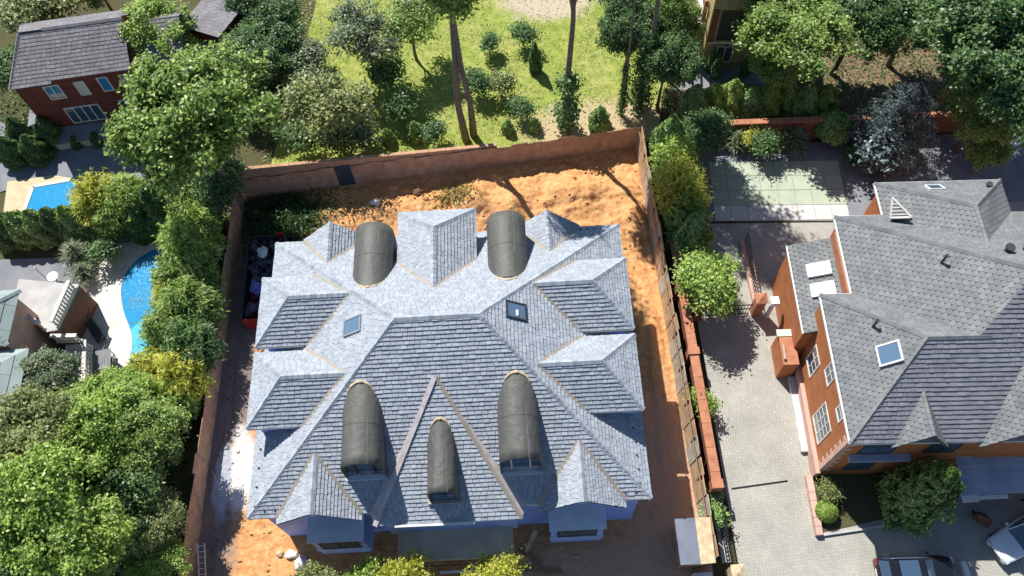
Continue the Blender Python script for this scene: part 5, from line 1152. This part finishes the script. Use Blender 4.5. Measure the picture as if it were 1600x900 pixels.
# thicket at the lower left
lt_ = ((75, 600, 0.55, 'leafgrey', 'big2', 'grey green tree in front of the left house terrace'), (45, 690, 0.75, 'leafolive', 'big1', 'olive tree at the left edge below the sheet roof'), (150, 660, 0.72, 'leafbright', 'big3', 'bright tree right below the garden steps'), (232, 690, 0.6, 'leaf', 'big2', 'dense green tree touching the left fence'), (165, 765, 0.7, 'leafdark', 'big1', 'darker tree in the middle of the lower left thicket'), (60, 800, 0.85, 'leafbright', 'big3', 'bright yellow green tree low on the left edge'), (125, 865, 0.7, 'leafbright', 'big2', 'bright tree at the bottom left edge of the picture'), (228, 815, 0.5, 'leafolive', 'big1', 'olive tree beside the lower left fence'), (240, 885, 0.45, 'leafbright', 'big3', 'bright tree at the bottom beside the ladder fence'), (20, 890, 0.7, 'leafdark', 'big1', 'dark tree in the bottom left corner'), (205, 625, 0.5, 'leafbright', 'big3', 'bright tree at the lower end of the pool terrace'))
for i, (px, py, s, m, k, lab) in enumerate(lt_): plant(k, px, py, s*0.92, m, lab, sz=s*(0.85+0.13*((i*7) % 4)))
# lower centre: two young trees with tops reaching into view
for i, (px, py, s, m, lab) in enumerate(((640, 912, 0.62, 'leafyellow', 'yellow green tree top in front of the portico, left one'), (775, 908, 0.62, 'leafyellow', 'yellow green tree top in front of the portico, right one'), (580, 918, 0.6, 'leafbright', 'green tree top at the bottom edge below the left bay'), (495, 928, 0.6, 'leafolive', 'olive tree top at the bottom edge left of the portico trees'))): plant(('med1', 'med2')[i % 2], px, py, s, m, lab, sz=s*1.45)
# the sunny garden behind the fence
plant('poplar1', 727, 217, 1.0, 'leaf', 'left stem of the twin bare trunked tall trees behind the fence', base=True, rz=0.3)
plant('poplar1', 737, 214, 0.95, 'leaf', 'right stem of the twin bare trunked tall trees behind the fence', base=True, rz=2.2)
plant('poplar2', 886, 203, 1.0, 'leafdark', 'tall single poplar with leafy lower stem behind the fence', base=True, rz=1.2)
plant('poplar3', 970, 180, 0.42, 'leafdark', 'dark tall tree at the right end of the back fence, left stem', base=True, rz=0.8, sz=0.85)
plant('poplar3', 1000, 168, 0.85, 'leafdark', 'dark tall tree at the right end of the back fence, right stem', base=True, rz=3.0)
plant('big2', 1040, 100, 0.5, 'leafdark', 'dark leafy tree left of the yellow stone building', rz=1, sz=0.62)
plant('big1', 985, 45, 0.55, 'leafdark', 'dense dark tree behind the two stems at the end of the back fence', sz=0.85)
plant('big3', 1050, 30, 0.5, 'leaf', 'green tree at the top edge left of the yellow building', sz=0.8)
plant('loose', 510, 165, 0.85, 'leafolive', 'loose airy olive green tree on the left of the sunny lawn')
plant('loose', 570, 55, 0.8, 'leafgrey', 'airy grey green tree at the top left of the lawn')
plant('loose', 640, 35, 0.7, 'leaf', 'airy green tree at the top middle of the lawn', rz=1.4)
plant('small1', 605, 110, 1.3, 'leafdark', 'small dark tree in the middle of the lawn')
plant('med1', 480, 110, 0.8, 'leafgrey', 'grey green small tree at the left edge of the lawn')
shr = ((625, 160, 1.2, 'leafdark', 'small1', 'dark shrub on the lawn left of the twin trunks'), (605, 213, 1.0, 'leafthuja', 'thuja3', 'small conifer by the fence, leftmost'), (648, 205, 1.25, 'leafthuja', 'thuja3', 'taller small conifer by the fence beside the leftmost one'), (680, 208, 0.9, 'leafdark', 'small2', 'low shrub by the fence left of the twin trunks'), (745, 130, 1.1, 'leafdark', 'small2', 'dark shrub behind the twin trunks'), (780, 130, 1.0, 'leafolive', 'small1', 'olive shrub in the middle of the lawn'), (815, 170, 0.9, 'leafdark', 'small2', 'dark shrub on the lawn left of the single poplar'), (793, 198, 0.9, 'leafthuja', 'thuja3', 'small conifer by the fence right of the twin trunks'), (835, 195, 0.9, 'leafthuja', 'thuja3', 'small conifer by the fence left of the single poplar'), (937, 185, 1.5, 'leafthuja', 'thuja3', 'bluish small conifer by the fence right of the poplar'), (818, 55, 1.0, 'leafdark', 'small2', 'dark shrub near the top of the lawn'), (765, 70, 0.8, 'leafdark', 'small1', 'small dark shrub at the upper lawn'), (560, 200, 1.5, 'leafgrey', 'small2', 'low spreading grey shrub at the lawn corner'), (530, 215, 1.4, 'leafolive', 'small1', 'low olive shrub near the garden wall'), (470, 215, 1.3, 'leafdark', 'small2', 'dark shrub at the left corner of the garden wall'))
for px, py, s, m, k, lab in shr: plant(k, px, py, s, m, lab)
plant('cypress', 836, 92, 1.0, 'leafdark', 'slim dark cypress standing on the lawn')
# upper right
plant('big1', 1240, 50, 0.85, 'leaf', 'bright green broad tree right of the yellow stone building')
plant('big2', 1215, 100, 0.5, 'leaf', 'smaller green tree at the foot of the bright broad tree')
plant('big3', 1340, 30, 0.8, 'leafdark', 'dark tree at the top right of centre')
plant('big1', 1430, 20, 0.7, 'leafdark', 'dark tree at the top edge right part', rz=2)
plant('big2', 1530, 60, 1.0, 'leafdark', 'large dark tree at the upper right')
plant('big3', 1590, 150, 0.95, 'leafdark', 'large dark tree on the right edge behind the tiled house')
plant('big1', 1540, 170, 0.6, 'leaf', 'green tree behind the right house, beside the large dark ones')
plant('spruce', 1405, 190, 0.68, 'leafblue', 'grey blue spruce in front of the dark trees at upper right')
plant('small1', 1375, 235, 1.6, 'leafblue', 'grey blue shrub below the spruce beside the yard')
plant('med2', 1545, 235, 0.6, 'leaf', 'small green tree beside the lane at right')
for i in range(8):
    plant('thuja2' if i % 2 else 'thuja1', 1085+i*29, 160-(i % 3)*4, 0.85+0.1*(i % 2), 'leafbright' if i % 3 else 'leafthuja', ('leftmost bright bush of the row behind the dark red wall', 'second bright bush of the row behind the dark red wall', 'third bright bush of the row behind the dark red wall', 'fourth bright bush of the row behind the dark red wall', 'fifth bright bush of the row behind the dark red wall', 'sixth bright bush of the row behind the dark red wall', 'seventh bright bush of the row behind the dark red wall', 'rightmost bright bush of the row behind the dark red wall')[i], 'shrub', group='bush row behind the red wall')
plant('round', 1303, 200, 1.55, 'leafthuja', 'large clipped round bush at the far side of the right yard')
plant('fountain', 1243, 218, 1.1, 'leafgrey', 'pale arching grass left of the clipped round bush')
plant('fountain', 1150, 218, 0.9, 'leafgrey', 'pale arching grass at the left of the yard')
plant('small2', 1170, 215, 0.8, 'leafyellow', 'small yellow shrub beside the arching grass')
plant('small1', 1200, 222, 1.0, 'leafdark', 'dark low shrub between the two arching grasses')
plant('fountain', 1335, 245, 0.9, 'leafdark', 'dark spiky plant at the right corner of the slabs')
for i, (px, py) in enumerate(((1120, 105), (1112, 95), (1168, 100))): plant('cypress', px, py, 0.8, 'leafdark', ('dark clipped cone in front of the yellow building, middle', 'dark clipped cone in front of the yellow building, left', 'dark clipped cone in the lane right of the yellow building')[i])
# along the right fence
plant('thuja1', 1045, 222, 1.0, 'leafthuja', 'dark green conifer at the top of the row along the right fence', sz=1.3)
plant('med2', 1100, 212, 0.7, 'leafdark', 'dark bushy tree at the corner of the right yard')
plant('feather2', 1056, 248, 0.9, 'leafbright', 'green feathery tree second in the row along the right fence', 'tree', sz=1.15)
plant('feather1', 1064, 288, 0.95, 'leafyellow', 'yellow green feathery tree along the right fence', 'tree', sz=1.35)
plant('feather2', 1074, 330, 0.85, 'leafbright', 'bright feathery tree just below the yellow one along the fence', 'tree', sz=1.1)
plant('thuja1', 1083, 372, 1.15, 'leafthuja', 'rounded thuja between yellow tree and small leafy tree along the fence', sz=1.35)
plant('feather2', 1092, 400, 0.6, 'leaf', 'small green feathery tree above the bright leafy one along the fence', 'tree')
plant('med1', 1108, 442, 0.82, 'leafbright', 'bright small leafy tree over the boundary wall beside the gate')
plant('small2', 1095, 628, 0.9, 'leafbright', 'leafy bush growing over the terracotta coping')
plant('small1', 1112, 775, 0.6, 'leafgrey', 'small grey bush between the wall end and the railing')
plant('small2', 1117, 805, 0.7, 'leafthuja', 'small green bush above the iron railing')
plant('round', 1292, 799, 0.72, 'leafbright', 'bright clipped round shrub at the corner of the right house')
plant('spruce2', 1447, 765, 0.72, 'leafthuja', 'tall conifer with sunlit top in front of the right house', sz=1.45)
plant('spruce2', 1418, 775, 0.5, 'leafbright', 'bright tipped young conifer beside the dark one')
plant('fountain', 1492, 745, 0.9, 'leafbright', 'light green arching plant beside the carport edge')
plant('small1', 1293, 765, 0.6, 'leafolive', 'thin olive bush behind the clipped round shrub')

# ground cover that nobody could count
def tufts(name, label, n, fn, m, L, W, seed, up=0.9):
    rg = np.random.default_rng(seed); C = []
    while len(C) < n:
        p = fn(rg)
        if p is not None: C.append(p)
    C = np.array(C); N = rg.normal(size=(n, 3))*0.7+np.array([0, 0, up]); me = leaf_mesh(name, C, N, L, W, seed); me.materials.append(MT[m])
    o = link(name, me); o['kind'] = 'stuff'; o['label'] = label; return o
def on_lawn(rg):
    x, y = rg.uniform(-19.4, 16), rg.uniform(39, 62)
    if y < fence_y(x)+0.7 or (x > 11 and y < 44): return None
    if ((x-8)/5)**2+((y-43)/2.0)**2 < 1 and rg.random() < 0.8: return None
    if noise.noise(Vector((x*0.4, y*0.4, 1))) < -0.1 and rg.random() < 0.7: return None
    return (x, y, rg.uniform(0.01, 0.04))
tufts('grass', 'rough grass on the sunny lawn behind the fence', 20000, on_lawn, 'grassleaf', 0.18, 0.09, 501, up=2.2)
def weeds(rg):
    x, y = rg.normal(-17.3, 1.9), rg.normal(35.9, 1.5)
    if x < -20.1 or y > fence_y(x)-0.2: return None
    return (x, y, dirt_h(x, y)+abs(rg.normal(0, 0.18)))
tufts('weeds', 'weeds growing in the shaded left rear corner of the plot', 5200, weeds, 'weed', 0.26, 0.13, 503)
def weeds2(rg):
    x, y = rg.normal(-3.9, 0.9), rg.normal(36.8, 0.7); return (x, y, dirt_h(x, y)+abs(rg.normal(0, 0.12))) if y < fence_y(x)-0.2 else None
tufts('mound_grass', 'grass growing on the earth mound by the back fence', 900, weeds2, 'dryleaf', 0.26, 0.1, 505)
def weeds3(rg):
    x, y = rg.normal(-16.6, 0.35), rg.normal(24.5, 1.4); return (x, y, dirt_h(x, y)+abs(rg.normal(0, 0.2)))
tufts('dry_weeds', 'dry yellow weeds beside the left wall of the house', 900, weeds3, 'dryleaf', 0.26, 0.1, 507)
def litter(rg):
    x, y = rg.uniform(13.5, 40), rg.uniform(41.3, 58)
    if x < 24.5 and y > 45.5: return None
    return (x, y, rg.uniform(0.01, 0.08))
tufts('undergrowth', 'low undergrowth below the trees at the upper right', 9000, litter, 'leafdark', 0.26, 0.13, 509)
def left_green(rg):
    x, y = rg.uniform(-45, -22.3), rg.uniform(8, 56)
    if 22 < y < 36.8 or (y > 38 and x < -26 and y < 46): return None
    return (x, y, rg.uniform(-0.06, 0.12))
tufts('ground_cover', 'dark ground cover under the trees on the left', 14000, left_green, 'leafdark', 0.28, 0.14, 511)
def pool_glints(rg):
    x, y = rg.normal(-27.3, 0.5), rg.normal(30.0, 0.5); return (x, y, 0.06+rg.uniform(0, 0.004))
tufts('painted_glints', 'pale flecks standing in for sun glints on the swimming pool', 90, pool_glints, 'leafgrey', 0.14, 0.08, 513, up=9.0)  # sparkle of the water painted as pale flecks on its surface
